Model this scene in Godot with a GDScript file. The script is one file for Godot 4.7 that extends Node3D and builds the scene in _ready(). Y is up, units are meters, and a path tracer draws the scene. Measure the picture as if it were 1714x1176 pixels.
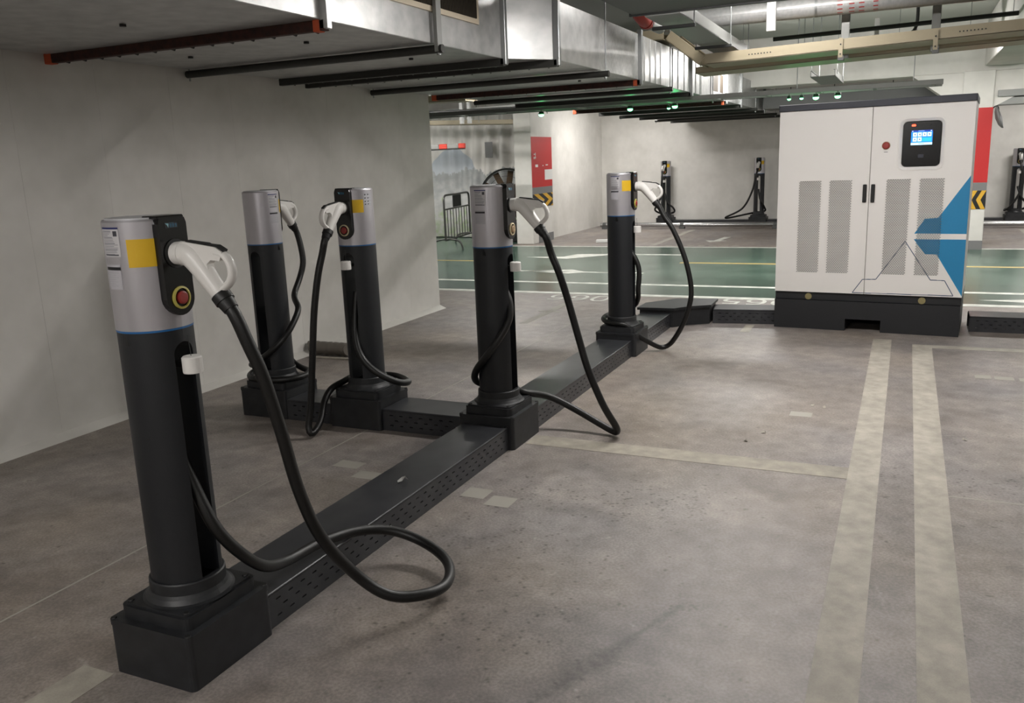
extends Node3D
# An underground garage with a row of charging posts, seen from eye height. Metres, y up.
# The rail of posts runs along -z at x = -2.12; the green lane crosses at z = -9.7 .. -15.

var mats := {}
var taken := {}
var XF := Transform3D.IDENTITY   # applied by the shape builders

# ---------------------------------------------------------------- helpers
func mat(key, col, rough = 0.6, metal = 0.0):
	var m := StandardMaterial3D.new()
	m.resource_name = key
	m.albedo_color = col
	m.roughness = rough
	m.metallic = metal
	mats[key] = m
	return m

func tri_mat(m, img, size):
	m.albedo_texture = ImageTexture.create_from_image(img)
	m.uv1_triplanar = true
	m.uv1_world_triplanar = true
	m.uv1_scale = Vector3.ONE / size
	return m

func numbered(called):
	var n = taken.get(called, -1) + 1
	taken[called] = n
	return called if n == 0 else "%s_%03d" % [called, n]

func tag(o, label, category, group = ""):
	o.set_meta("label", label)
	o.set_meta("category", category)
	if group: o.set_meta("group", group)
	return o

func thing(called, label, category, at = Vector3.ZERO, turn = 0.0, group = ""):
	var o := Node3D.new()
	o.name = numbered(called)
	add_child(o)
	o.position = at
	o.rotation.y = turn
	return tag(o, label, category, group)

func setting(called):
	var o := Node3D.new()
	o.name = called
	add_child(o)
	o.set_meta("kind", "structure")
	return o

func new_st():
	var st := SurfaceTool.new()
	st.begin(Mesh.PRIMITIVE_TRIANGLES)
	st.set_smooth_group(-1)
	return st

func mesh_of(st):
	st.generate_normals()
	return st.commit()

func inst(called, mesh, m, parent):
	var o := MeshInstance3D.new()
	o.name = called
	o.mesh = mesh
	o.material_override = mats[m] if m is String else m
	o.cast_shadow = GeometryInstance3D.SHADOW_CASTING_SETTING_ON
	parent.add_child(o, true)
	return o

func part(called, st, m, parent):
	return inst(called, mesh_of(st), m, parent)

func poly(st, pts, outward):
	var n = (pts[1] - pts[0]).cross(pts[2] - pts[0])
	var flip = n.dot(outward) < 0.0
	for i in range(1, pts.size() - 1):
		var a = pts[0]; var b = pts[i]; var c = pts[i + 1]
		if flip:
			var t = b; b = c; c = t
		st.add_vertex(XF * a); st.add_vertex(XF * c); st.add_vertex(XF * b)

# box with chamfered edges
func cbox(st, ctr, size, bev = 0.0):
	st.set_smooth_group(-1)
	var h = size * 0.5
	var b = min(bev, min(h.x, min(h.y, h.z)) * 0.9)
	var ax = [Vector3.RIGHT, Vector3.UP, Vector3.BACK]
	var v = func(s, a):
		var p = Vector3.ZERO
		for k in 3:
			p[k] = s[k] * (h[k] - (0.0 if k == a else b))
		return ctr + p
	for a in 3:
		var u = (a + 1) % 3
		var w = (a + 2) % 3
		for sg in [-1.0, 1.0]:
			var pts = []
			for c in [[-1, -1], [1, -1], [1, 1], [-1, 1]]:
				var s = Vector3.ZERO
				s[a] = sg; s[u] = c[0]; s[w] = c[1]
				pts.append(v.call(s, a))
			poly(st, pts, ax[a] * sg)
		if b > 0.0:
			for su in [-1.0, 1.0]:
				for sw in [-1.0, 1.0]:
					var s1 = Vector3.ZERO; var s2 = Vector3.ZERO
					s1[u] = su; s1[w] = sw; s1[a] = -1.0
					s2[u] = su; s2[w] = sw; s2[a] = 1.0
					poly(st, [v.call(s1, u), v.call(s2, u), v.call(s2, w), v.call(s1, w)], ax[u] * su + ax[w] * sw)
	if b > 0.0:
		for x in [-1.0, 1.0]:
			for y in [-1.0, 1.0]:
				for z in [-1.0, 1.0]:
					var s = Vector3(x, y, z)
					poly(st, [v.call(s, 0), v.call(s, 1), v.call(s, 2)], s)

func box(ctr, size, bev = 0.0):
	var st = new_st()
	cbox(st, ctr, size, bev)
	return st

# box from corner to corner
func span(a, b, bev = 0.0):
	return box((a + b) * 0.5, (b - a).abs(), bev)

# revolve [radius, height] pairs about y
func lathe(st, prof, seg = 32, soft = false):
	for i in prof.size() - 1:
		st.set_smooth_group(1 if soft else i + 1)
		var p = prof[i]; var q = prof[i + 1]
		for k in seg:
			var a0 = TAU * k / seg; var a1 = TAU * (k + 1) / seg
			var A = Vector3(p[0] * cos(a0), p[1], p[0] * sin(a0)); var B = Vector3(p[0] * cos(a1), p[1], p[0] * sin(a1))
			var C = Vector3(q[0] * cos(a1), q[1], q[0] * sin(a1)); var D = Vector3(q[0] * cos(a0), q[1], q[0] * sin(a0))
			if p[0] > 1e-6:
				for v in [A, B, C]: st.add_vertex(XF * v)
			if q[0] > 1e-6:
				for v in [A, C, D]: st.add_vertex(XF * v)

func lathed(prof, seg = 32, soft = false):
	var st = new_st()
	lathe(st, prof, seg, soft)
	return st

# cylinder between two points
func rod(st, a, b, r, seg = 12, r2 = -1.0):
	if r2 < 0.0: r2 = r
	var d = (b - a).normalized()
	var side = d.cross(Vector3.UP if absf(d.y) < 0.9 else Vector3.RIGHT).normalized()
	var up = side.cross(d)
	var keep = XF
	XF = keep * Transform3D(Basis(side, d, up), a)
	lathe(st, [[0.0, 0.0], [r, 0.0], [r2, a.distance_to(b)], [0.0, a.distance_to(b)]], seg)
	XF = keep

func rods(a, b, r, seg = 12, r2 = -1.0):
	var st = new_st()
	rod(st, a, b, r, seg, r2)
	return st

func smooth_path(ctrl, step = 0.03):
	var out = []
	for i in ctrl.size() - 1:
		var p0 = ctrl[max(i - 1, 0)]; var p1 = ctrl[i]; var p2 = ctrl[i + 1]; var p3 = ctrl[min(i + 2, ctrl.size() - 1)]
		var n = max(2, int(p1.distance_to(p2) / step))
		for k in n:
			out.append(p1.cubic_interpolate(p2, p0, p3, float(k) / n))
	out.append(ctrl[-1])
	for pass_n in 2:
		var sm = out.duplicate()
		for i in range(1, out.size() - 1):
			sm[i] = (out[i - 1] + out[i] * 2.0 + out[i + 1]) * 0.25
		out = sm
	return out

# tube along points; ry squashes it along the carried up-axis
func tube(st, pts, r, seg = 12, ry = -1.0, rf = null):
	st.set_smooth_group(1)
	if ry < 0.0: ry = r
	var d0 = (pts[1] - pts[0]).normalized()
	var n = d0.cross(Vector3(0, 0, 1) if absf(d0.z) < 0.9 else Vector3(1, 0, 0)).normalized()
	var rings = []
	for i in pts.size():
		var d = (pts[min(i + 1, pts.size() - 1)] - pts[max(i - 1, 0)]).normalized()
		n = (n - d * n.dot(d)).normalized()
		var b = d.cross(n)
		var f = 1.0 if rf == null else rf.call(float(i) / (pts.size() - 1))
		var ring = []
		for k in seg:
			var a = TAU * k / seg
			ring.append(pts[i] + (n * cos(a) * r + b * sin(a) * ry) * f)
		rings.append(ring)
	for i in rings.size() - 1:
		for k in seg:
			var A = rings[i][k]; var B = rings[i][(k + 1) % seg]; var C = rings[i + 1][(k + 1) % seg]; var D = rings[i + 1][k]
			for v in [A, C, B, A, D, C]: st.add_vertex(XF * v)
	st.set_smooth_group(-1)
	for e in [[rings[0], d0 * -1.0], [rings[-1], pts[-1] - pts[-2]]]:
		poly(st, e[0], e[1])

func tubed(pts, r, seg = 12, ry = -1.0, rf = null):
	var st = new_st()
	tube(st, pts, r, seg, ry, rf)
	return st

# extrude a 2D outline (x, y) over z in [z0, z1]
func prism(st, pl, z0, z1):
	st.set_smooth_group(-1)
	var p2 = PackedVector2Array(pl)
	var idx = Geometry2D.triangulate_polygon(p2)
	for i in range(0, idx.size(), 3):
		var a = p2[idx[i]]; var b = p2[idx[i + 1]]; var c = p2[idx[i + 2]]
		poly(st, [Vector3(a.x, a.y, z1), Vector3(b.x, b.y, z1), Vector3(c.x, c.y, z1)], Vector3.BACK)
		poly(st, [Vector3(a.x, a.y, z0), Vector3(b.x, b.y, z0), Vector3(c.x, c.y, z0)], Vector3.FORWARD)
	var s = 1.0 if not Geometry2D.is_polygon_clockwise(p2) else -1.0
	for i in p2.size():
		var a = p2[i]; var b = p2[(i + 1) % p2.size()]
		var nrm = Vector3(b.y - a.y, a.x - b.x, 0.0) * s
		poly(st, [Vector3(a.x, a.y, z0), Vector3(b.x, b.y, z0), Vector3(b.x, b.y, z1), Vector3(a.x, a.y, z1)], nrm)

func prisms(pl, z0, z1):
	var st = new_st()
	prism(st, pl, z0, z1)
	return st

# lay an outline given as (x, z) on the ground and raise it from y0 to y1
func slab(pl, y0, y1):
	var st = new_st()
	XF = Transform3D(Basis(Vector3.RIGHT, Vector3.BACK, Vector3.DOWN), Vector3.ZERO)
	prism(st, pl, -y1, -y0)
	XF = Transform3D.IDENTITY
	return st

func round_rect(x0, y0, x1, y1, r, n = 5):
	var out = []
	for c in [[x1 - r, y1 - r, 0.0], [x0 + r, y1 - r, 90.0], [x0 + r, y0 + r, 180.0], [x1 - r, y0 + r, 270.0]]:
		for k in n + 1:
			var a = deg_to_rad(c[2] + 90.0 * k / n)
			out.append(Vector2(c[0] + r * cos(a), c[1] + r * sin(a)))
	return out

# textured patch from a function of (u, v) in 0..1; v runs downwards
func patch(nu, nv, fn, uv0 = Vector2.ZERO, uv1 = Vector2.ONE):
	var st := SurfaceTool.new()
	st.begin(Mesh.PRIMITIVE_TRIANGLES)
	st.set_smooth_group(1)
	for j in nv:
		for i in nu:
			var c = [[i, j], [i + 1, j], [i + 1, j + 1], [i, j], [i + 1, j + 1], [i, j + 1]]
			for k in c:
				var u = float(k[0]) / nu; var v = float(k[1]) / nv
				st.set_uv(Vector2(lerpf(uv0.x, uv1.x, u), lerpf(uv0.y, uv1.y, v)))
				st.add_vertex(fn.call(u, v))
	return st

# sheet in the x-y plane facing +z, pierced by rows of holes. rows: [y0, y1, [[x0, x1], ...]]
func pierced(st, x0, y0, x1, y1, z, depth, rows, uvf = null):
	var put = func(a, b, c, d, out):
		var pts = [a, b, c, d]
		var n = (b - a).cross(c - a)
		if n.dot(out) < 0.0: pts = [a, d, c, b]
		for k in [0, 2, 1, 0, 3, 2]:
			if uvf != null: st.set_uv(uvf.call(pts[k]))
			st.add_vertex(XF * pts[k])
	var flat = func(ax, ay, bx, by):
		put.call(Vector3(ax, ay, z), Vector3(bx, ay, z), Vector3(bx, by, z), Vector3(ax, by, z), Vector3.BACK)
	var y = y0
	for r in rows:
		if r[0] > y + 1e-6: flat.call(x0, y, x1, r[0])
		var x = x0
		for hle in r[2]:
			flat.call(x, r[0], hle[0], r[1])
			x = hle[1]
			var d = z - depth
			put.call(Vector3(hle[0], r[0], z), Vector3(hle[1], r[0], z), Vector3(hle[1], r[0], d), Vector3(hle[0], r[0], d), Vector3.UP)
			put.call(Vector3(hle[0], r[1], z), Vector3(hle[1], r[1], z), Vector3(hle[1], r[1], d), Vector3(hle[0], r[1], d), Vector3.DOWN)
			put.call(Vector3(hle[0], r[0], z), Vector3(hle[0], r[1], z), Vector3(hle[0], r[1], d), Vector3(hle[0], r[0], d), Vector3.RIGHT)
			put.call(Vector3(hle[1], r[0], z), Vector3(hle[1], r[1], z), Vector3(hle[1], r[1], d), Vector3(hle[1], r[0], d), Vector3.LEFT)
		flat.call(x, r[0], x1, r[1])
		y = r[1]
	if y1 > y + 1e-6: flat.call(x0, y, x1, y1)

func dup(o, label, at, turn):
	var r = o.duplicate()
	r.name = numbered(String(o.name))
	add_child(r)
	r.position = at
	r.rotation.y = turn
	r.set_meta("label", label)
	return r

# ---------------------------------------------------------------- textures
func noise_img(size, freq, oct, sd, kind = FastNoiseLite.TYPE_SIMPLEX_SMOOTH, seamless = true):
	var n := FastNoiseLite.new()
	n.noise_type = kind
	n.seed = sd
	n.frequency = freq
	n.fractal_octaves = oct
	var im: Image = n.get_seamless_image(size, size) if seamless else n.get_image(size, size)
	im.convert(Image.FORMAT_L8)
	return im.get_data()

# colours between dark and light by layered noise, both sRGB
func mottled(size, dark, light, layers, speck = 0.0, sd = 1):
	var sets = []
	for l in layers:
		sets.append([noise_img(size, l[0], l[1], sd + sets.size() * 7), l[2]])
	var rng := RandomNumberGenerator.new()
	rng.seed = sd
	var out := PackedByteArray()
	out.resize(size * size * 3)
	for i in size * size:
		var t = 0.5
		for s in sets: t += (s[0][i] / 255.0 - 0.5) * s[1]
		if speck > 0.0: t += rng.randf_range(-speck, speck)
		t = clampf(t, 0.0, 1.0)
		out[i * 3] = int(lerpf(dark.r, light.r, t) * 255.0)
		out[i * 3 + 1] = int(lerpf(dark.g, light.g, t) * 255.0)
		out[i * 3 + 2] = int(lerpf(dark.b, light.b, t) * 255.0)
	return Image.create_from_data(size, size, false, Image.FORMAT_RGB8, out)

func fill_poly(im, pl, col):
	var lo = Vector2(1e9, 1e9); var hi = Vector2(-1e9, -1e9)
	for p in pl:
		lo = lo.min(p); hi = hi.max(p)
	var pk = PackedVector2Array(pl)
	for y in range(max(0, int(lo.y)), min(im.get_height(), int(hi.y) + 2)):
		for x in range(max(0, int(lo.x)), min(im.get_width(), int(hi.x) + 2)):
			if Geometry2D.is_point_in_polygon(Vector2(x + 0.5, y + 0.5), pk): im.set_pixel(x, y, col)

func draw_line_img(im, a, b, w, col):
	var d = (b - a).normalized()
	var n = Vector2(-d.y, d.x) * w * 0.5
	fill_poly(im, [a - n, b - n, b + n, a + n], col)

func front_print():
	# print on the cabinet doors: 1.541 x 1.60 m, 620 px per metre
	var k = 620.0
	var im := Image.create(960, 994, false, Image.FORMAT_RGB8)
	im.fill(Color(0.91, 0.90, 0.885))
	var P = func(x, y): return Vector2((x + 0.7706) * k, (1.938 - y) * k)
	var blue = Color(0.13, 0.50, 0.69)
	fill_poly(im, [P.call(0.775, 1.36), P.call(0.548, 1.005), P.call(0.449, 1.0), P.call(0.375, 0.874), P.call(0.775, 0.874)], blue)
	fill_poly(im, [P.call(0.775, 0.827), P.call(0.373, 0.827), P.call(0.468, 0.70), P.call(0.557, 0.698), P.call(0.775, 0.338)], blue)
	var tr = [[-0.097, 0.349], [-0.017, 0.470], [0.092, 0.474], [0.308, 0.808], [0.521, 0.482], [0.63, 0.480], [0.702, 0.353], [-0.097, 0.349]]
	for i in tr.size() - 1:
		draw_line_img(im, P.call(tr[i][0], tr[i][1]), P.call(tr[i + 1][0], tr[i + 1][1]), 3.6, Color(0.16, 0.24, 0.36))
	return im

func screen_print():
	var im := Image.create(160, 120, false, Image.FORMAT_RGB8)
	im.fill(Color(0.08, 0.45, 0.85))
	im.fill_rect(Rect2i(0, 0, 160, 13), Color(0.06, 0.16, 0.5))
	im.fill_rect(Rect2i(6, 4, 8, 6), Color(0.8, 0.9, 1)); im.fill_rect(Rect2i(144, 4, 9, 6), Color(0.8, 0.9, 1)); im.fill_rect(Rect2i(52, 4, 46, 5), Color(0.45, 0.6, 0.9))
	for i in 6:
		var x = 14 + (i % 4) * 36; var y = 19 + (i / 4) * 40
		im.fill_rect(Rect2i(x, y, 29, 32), Color(0.85, 0.97, 1.0))
		im.fill_rect(Rect2i(x + 10, y + 9, 8, 13), Color(0.25, 0.35, 0.45)); im.fill_rect(Rect2i(x + 18, y + 16, 4, 6), Color(0.25, 0.35, 0.45))
	im.fill_rect(Rect2i(84, 62, 70, 30), Color(0.12, 0.62, 0.9))
	im.fill_rect(Rect2i(0, 101, 160, 19), Color(0.72, 0.92, 1.0))
	im.fill_rect(Rect2i(58, 107, 42, 5), Color(0.35, 0.5, 0.6))
	return im

func label_print():
	var im := Image.create(96, 192, false, Image.FORMAT_RGB8)
	im.fill(Color(0.74, 0.73, 0.74))
	im.fill_rect(Rect2i(0, 0, 96, 12), Color(0.10, 0.13, 0.36))
	im.fill_rect(Rect2i(70, 24, 18, 34), Color(0.22, 0.22, 0.25))
	var rng := RandomNumberGenerator.new()
	rng.seed = 5
	for i in 16:
		var y = 22 + i * 10
		var w = rng.randi_range(34, 60) if i < 5 else rng.randi_range(60, 84)
		im.fill_rect(Rect2i(6, y, w, 3 if i % 4 else 5), Color(0.42, 0.42, 0.45))
	im.fill_rect(Rect2i(8, 176, 78, 8), Color(0.25, 0.25, 0.28))
	return im

func lower_label_print():
	var im := Image.create(96, 160, false, Image.FORMAT_RGB8)
	im.fill(Color(0.67, 0.66, 0.68))
	im.fill_rect(Rect2i(0, 16, 96, 20), Color(0.06, 0.06, 0.08))
	for i in 7: im.fill_rect(Rect2i(10, 52 + i * 14, 74 - (i * 17) % 30, 2), Color(0.58, 0.57, 0.60))
	return im

func legend_print():
	var im := Image.create(96, 128, false, Image.FORMAT_RGBA8)
	im.fill(Color(0.70, 0.70, 0.72))
	for r in 4:
		for c in 2:
			var x = 10 + c * 34; var y = 10 + r * 30
			im.fill_rect(Rect2i(x, y + (r * 3) % 7, 12, 14 - (c + r) % 5), Color(0.12, 0.12, 0.14))
			im.fill_rect(Rect2i(x + 5, y + 4, 14, 4), Color(0.3, 0.3, 0.32))
		im.fill_rect(Rect2i(72, 16 + r * 30, 18, 2), Color(0.5, 0.5, 0.52))
	return im

func logo_print():
	var im := Image.create(128, 48, false, Image.FORMAT_RGB8)
	im.fill(Color(0.02, 0.02, 0.025))
	fill_poly(im, [Vector2(2, 6), Vector2(40, 10), Vector2(34, 44), Vector2(22, 22)], Color(0.55, 0.75, 0.8))
	for i in 3:
		var x = 46 + i * 26
		im.fill_rect(Rect2i(x, 14, 22, 4), Color(0.14, 0.42, 0.55)); im.fill_rect(Rect2i(x, 24, 22, 4), Color(0.14, 0.42, 0.55)); im.fill_rect(Rect2i(x, 36, 22, 4), Color(0.14, 0.42, 0.55))
		im.fill_rect(Rect2i(x + 3 + i * 3, 12, 4, 28), Color(0.14, 0.42, 0.55)); im.fill_rect(Rect2i(x + 15, 12, 4, 28), Color(0.14, 0.42, 0.55))
	im.fill_rect(Rect2i(42, 4, 50, 4), Color(0.12, 0.34, 0.42))
	return im

func mural_print():
	# faded ink landscape on the hanging sheet: 4.6 m wide, 2.7 m high
	var w = 460; var h = 270
	var im := Image.create(w, h, false, Image.FORMAT_RGB8)
	var n := FastNoiseLite.new()
	n.seed = 3; n.frequency = 0.02
	var f := FastNoiseLite.new()
	f.seed = 9; f.frequency = 0.06
	for x in w:
		var hump = 78.0 + pow((x - 245.0) / 26.0, 2.0) * 9.0 if absf(x - 245.0) < 90.0 else 400.0
		var top = 128.0 + n.get_noise_2d(x, 0) * 16.0 + f.get_noise_2d(x * 2.0, 5) * 9.0
		for y in h:
			var g = f.get_noise_2d(x * 0.7, y * 0.8)
			var c = Color(0.84, 0.83, 0.81)
			if y > hump: c = Color(0.70, 0.73, 0.76).lerp(c, clampf((y - hump) / 190.0, 0.0, 0.5))
			if y > top: c = Color(0.62, 0.63, 0.63).lerp(Color(0.76, 0.76, 0.75), clampf((y - top) / 80.0 + g * 0.6, 0.0, 1.0))
			if y > 200 + n.get_noise_2d(x * 2.0, 70) * 70.0: c = c.lerp(Color(0.62, 0.70, 0.52), clampf(0.35 + g, 0.0, 0.7))
			im.set_pixel(x, y, c)
	return im

func floor_print():
	# 14 x 20 m of concrete: x -6 .. 8, z -18 .. 2; tones, damp patches and tyre scuffs
	var w = 1400; var h = 2000
	var a = FastNoiseLite.new(); a.seed = 11; a.frequency = 0.0045; a.fractal_octaves = 5
	var b = FastNoiseLite.new(); b.seed = 23; b.frequency = 0.016; b.fractal_octaves = 5
	var c = FastNoiseLite.new(); c.seed = 31; c.frequency = 0.0065; c.fractal_octaves = 3
	var d = FastNoiseLite.new(); d.seed = 47; d.frequency = 0.09; d.fractal_octaves = 3
	var e = FastNoiseLite.new(); e.seed = 53; e.frequency = 0.011; e.fractal_octaves = 4
	var ims = []
	for nn in [a, b, c, d, e]:
		var im: Image = nn.get_image(w, h, false, false, false)
		im.convert(Image.FORMAT_L8)
		ims.append(im.get_data())
	var na = ims[0]; var nb = ims[1]; var nc = ims[2]; var nd = ims[3]; var ne = ims[4]
	var out := PackedByteArray()
	out.resize(w * h * 3)
	for i in w * h:
		var va = na[i] / 255.0 - 0.5; var vb = nb[i] / 255.0 - 0.5; var vc = nc[i] / 255.0 - 0.5; var vd = nd[i] / 255.0 - 0.5; var ve = ne[i] / 255.0 - 0.5
		var t = 0.570 + va * 0.15 + vb * 0.13 + vd * 0.07
		if ve > 0.10: t -= (ve - 0.10) * 0.32
		var warm = vc * 0.045 + vb * 0.02
		out[i * 3] = int(clampf(t + 0.020 + warm * 0.6, 0.05, 0.95) * 255.0)
		out[i * 3 + 1] = int(clampf(t - 0.014, 0.05, 0.95) * 255.0)
		out[i * 3 + 2] = int(clampf(t - 0.038 - warm, 0.05, 0.95) * 255.0)
	var img := Image.create_from_data(w, h, false, Image.FORMAT_RGB8, out)
	var rng := RandomNumberGenerator.new()
	rng.seed = 77
	var px = func(x, z): return Vector2((x + 6.0) * 100.0, (z + 18.0) * 100.0)
	# black tyre scuff with ragged edges, then scattered grit, chips and scratches
	for y in range(1500, 1620):
		for x in range(480, 560):
			var p = Vector2(x, y)
			var A = px.call(-1.0, -1.95); var B = px.call(-0.66, -2.82)
			var tt = clampf((p - A).dot(B - A) / (B - A).length_squared(), 0.0, 1.0)
			var dd = p.distance_to(A.lerp(B, tt))
			var wide = lerpf(9.0, 2.5, tt) * (0.8 + b.get_noise_2d(x * 2.0, y * 2.0))
			var kk = clampf(1.0 - dd / maxf(wide, 0.5), 0.0, 1.0) * clampf(0.75 + d.get_noise_2d(x * 3.0, y * 3.0) * 0.9, 0.2, 1.0) * (0.55 if tt < 0.98 else 0.2)
			if kk > 0.0: img.set_pixel(x, y, img.get_pixel(x, y).lerp(Color(0.25, 0.24, 0.225), kk))
	for k in 2600:
		var cx = rng.randf_range(-5.5, 7.5); var cz = rng.randf_range(-9.0, 1.0)
		var p = px.call(cx, cz)
		var light = rng.randf() < 0.35
		var n = rng.randi_range(1, 3)
		for j in n:
			var q = Vector2i(clampi(int(p.x) + rng.randi_range(-1, 1), 0, w - 1), clampi(int(p.y) + rng.randi_range(-1, 1), 0, h - 1))
			img.set_pixelv(q, img.get_pixelv(q).lerp(Color(0.80, 0.78, 0.74) if light else Color(0.27, 0.25, 0.22), rng.randf_range(0.2, 0.6)))
	for k in 420:
		var g = [[-1.35, -3.55, 0.30], [-1.0, -3.75, 0.22], [-1.5, -3.0, 0.35], [-1.3, -2.4, 0.30], [0.2, -4.4, 0.3]][k % 5]
		var q = Vector2i(px.call(g[0] + rng.randfn(0, g[2]), g[1] + rng.randfn(0, g[2] * 0.5)))
		if q.x > 0 and q.y > 0 and q.x < w and q.y < h: img.set_pixelv(q, img.get_pixelv(q).lerp(Color(0.22, 0.20, 0.18), rng.randf_range(0.3, 0.75)))
	for k in 70:
		var p = px.call(rng.randf_range(-4.5, 3.0), rng.randf_range(-9.0, 0.0))
		var dir = Vector2.from_angle(rng.randf() * TAU)
		for j in rng.randi_range(6, 60):
			p += dir
			dir = dir.rotated(rng.randf_range(-0.06, 0.06))
			if p.x < 1 or p.y < 1 or p.x > w - 2 or p.y > h - 2: break
			img.set_pixelv(Vector2i(p), img.get_pixelv(Vector2i(p)).lerp(Color(0.70, 0.68, 0.64), 0.40))
	return img

# ---------------------------------------------------------------- light
func tube_lamp(label, at, along_x, energy):
	var t = thing("tube_lamp", label, "lamp", at, 0.0 if along_x else PI / 2, "ceiling tube lamps")
	part("batten", box(Vector3(0, 0.05, 0), Vector3(1.24, 0.05, 0.07), 0.006), "lamp_white", t)
	for s in [-1, 1]:
		part("end_socket", box(Vector3(0.61 * s, 0.012, 0), Vector3(0.03, 0.05, 0.05), 0.004), "lamp_white", t)
	part("light_tube", rods(Vector3(-0.595, 0, 0), Vector3(0.595, 0, 0), 0.014, 12), "lamp_glow", t)
	for s in [-1, 1]:
		part("suspension_rod", rods(Vector3(0.4 * s, 0.075, 0), Vector3(0.4 * s, 3.4 - at.y, 0), 0.004, 6), "steel", t)
	var l := AreaLight3D.new()
	l.name = "lamp_light"
	l.area_size = Vector2(1.19, 0.05)
	l.light_energy = energy
	l.light_color = Color(1.0, 0.985, 0.97)
	l.shadow_enabled = true
	l.area_range = 40.0
	l.area_attenuation = 2.0
	t.add_child(l)
	l.position = Vector3(0, -0.02, 0)
	l.rotation.x = -PI / 2
	return t

func _ready():
	# camera, environment, lamps
	var cam := Camera3D.new()
	cam.name = "camera"
	add_child(cam)
	cam.position = Vector3(0, 1.6, 0)
	cam.rotation_order = EULER_ORDER_YXZ
	cam.rotation = Vector3(-0.219442555, 0.435208370, -0.0386804917)
	cam.fov = 44.881
	cam.near = 0.05
	cam.far = 100.0
	cam.current = true
	var we := WorldEnvironment.new()
	we.name = "world_environment"
	var env := Environment.new()
	env.background_mode = Environment.BG_COLOR
	env.background_color = Color(0, 0, 0)
	env.tonemap_mode = Environment.TONE_MAPPER_LINEAR
	env.tonemap_exposure = 2.0
	env.sdfgi_enabled = true
	env.ssao_enabled = true
	env.ssil_enabled = true
	we.environment = env
	add_child(we)
	make_materials()
	for x in [-8.5, -5.5, -1.75, 0.2, 2.9, 5.6]:
		tube_lamp("white tube lamp above the green lane, %s" % ["left end by the barrier", "second from the barrier", "over the lane between duct and cable tray", "behind the beige cable tray", "right of the white cabinet", "right end of the lane"][[-8.5, -5.5, -1.75, 0.2, 2.9, 5.6].find(x)], Vector3(x, 2.86, -12.5), true, 4.4)
	for q in [[Vector3(1.0, 2.62, 1.3), 0.6, "middle one"], [Vector3(4.2, 2.62, 1.3), 0.9, "nearest the right wall"], [Vector3(-1.95, 2.55, 1.0), 3.3, "nearest the ventilation duct"]]:
		tube_lamp("white tube lamp behind the viewer, " + q[2], q[0], true, q[1])
	for x in [-5.1, 2.6]:
		tube_lamp("white tube lamp over the far bays, %s" % ("left of the duct end" if x < -2 else "right of the pillar"), Vector3(x, 2.9, -17.7), true, 3.9 if x < 0 else 3.5)
	for q in [[Vector3(-1.15, 2.68, -5.45), 2.1, "between the two ducts"], [Vector3(0.3, 2.68, -5.45), 1.0, "straight above the bay lines"], [Vector3(-1.2, 3.27, -8.55), 1.6, "against the ceiling behind the dark crossing duct"], [Vector3(2.8, 2.8, -5.5), 0.35, "right of the bay lines"]]:
		tube_lamp("white tube lamp over the parking bays, " + q[2], q[0], true, q[1])
	tube_lamp("added unseen tube lamp that brightens the hanging printed sheet", Vector3(-9.7, 2.24, -14.5), true, 2.0)  # unseen lamp, added to brighten the sheet
	build_setting()
	build_floor_marks()
	build_trunking()
	build_posts()
	build_cabinet()
	build_main_duct()
	build_overhead()
	build_background()
	build_small()

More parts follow.
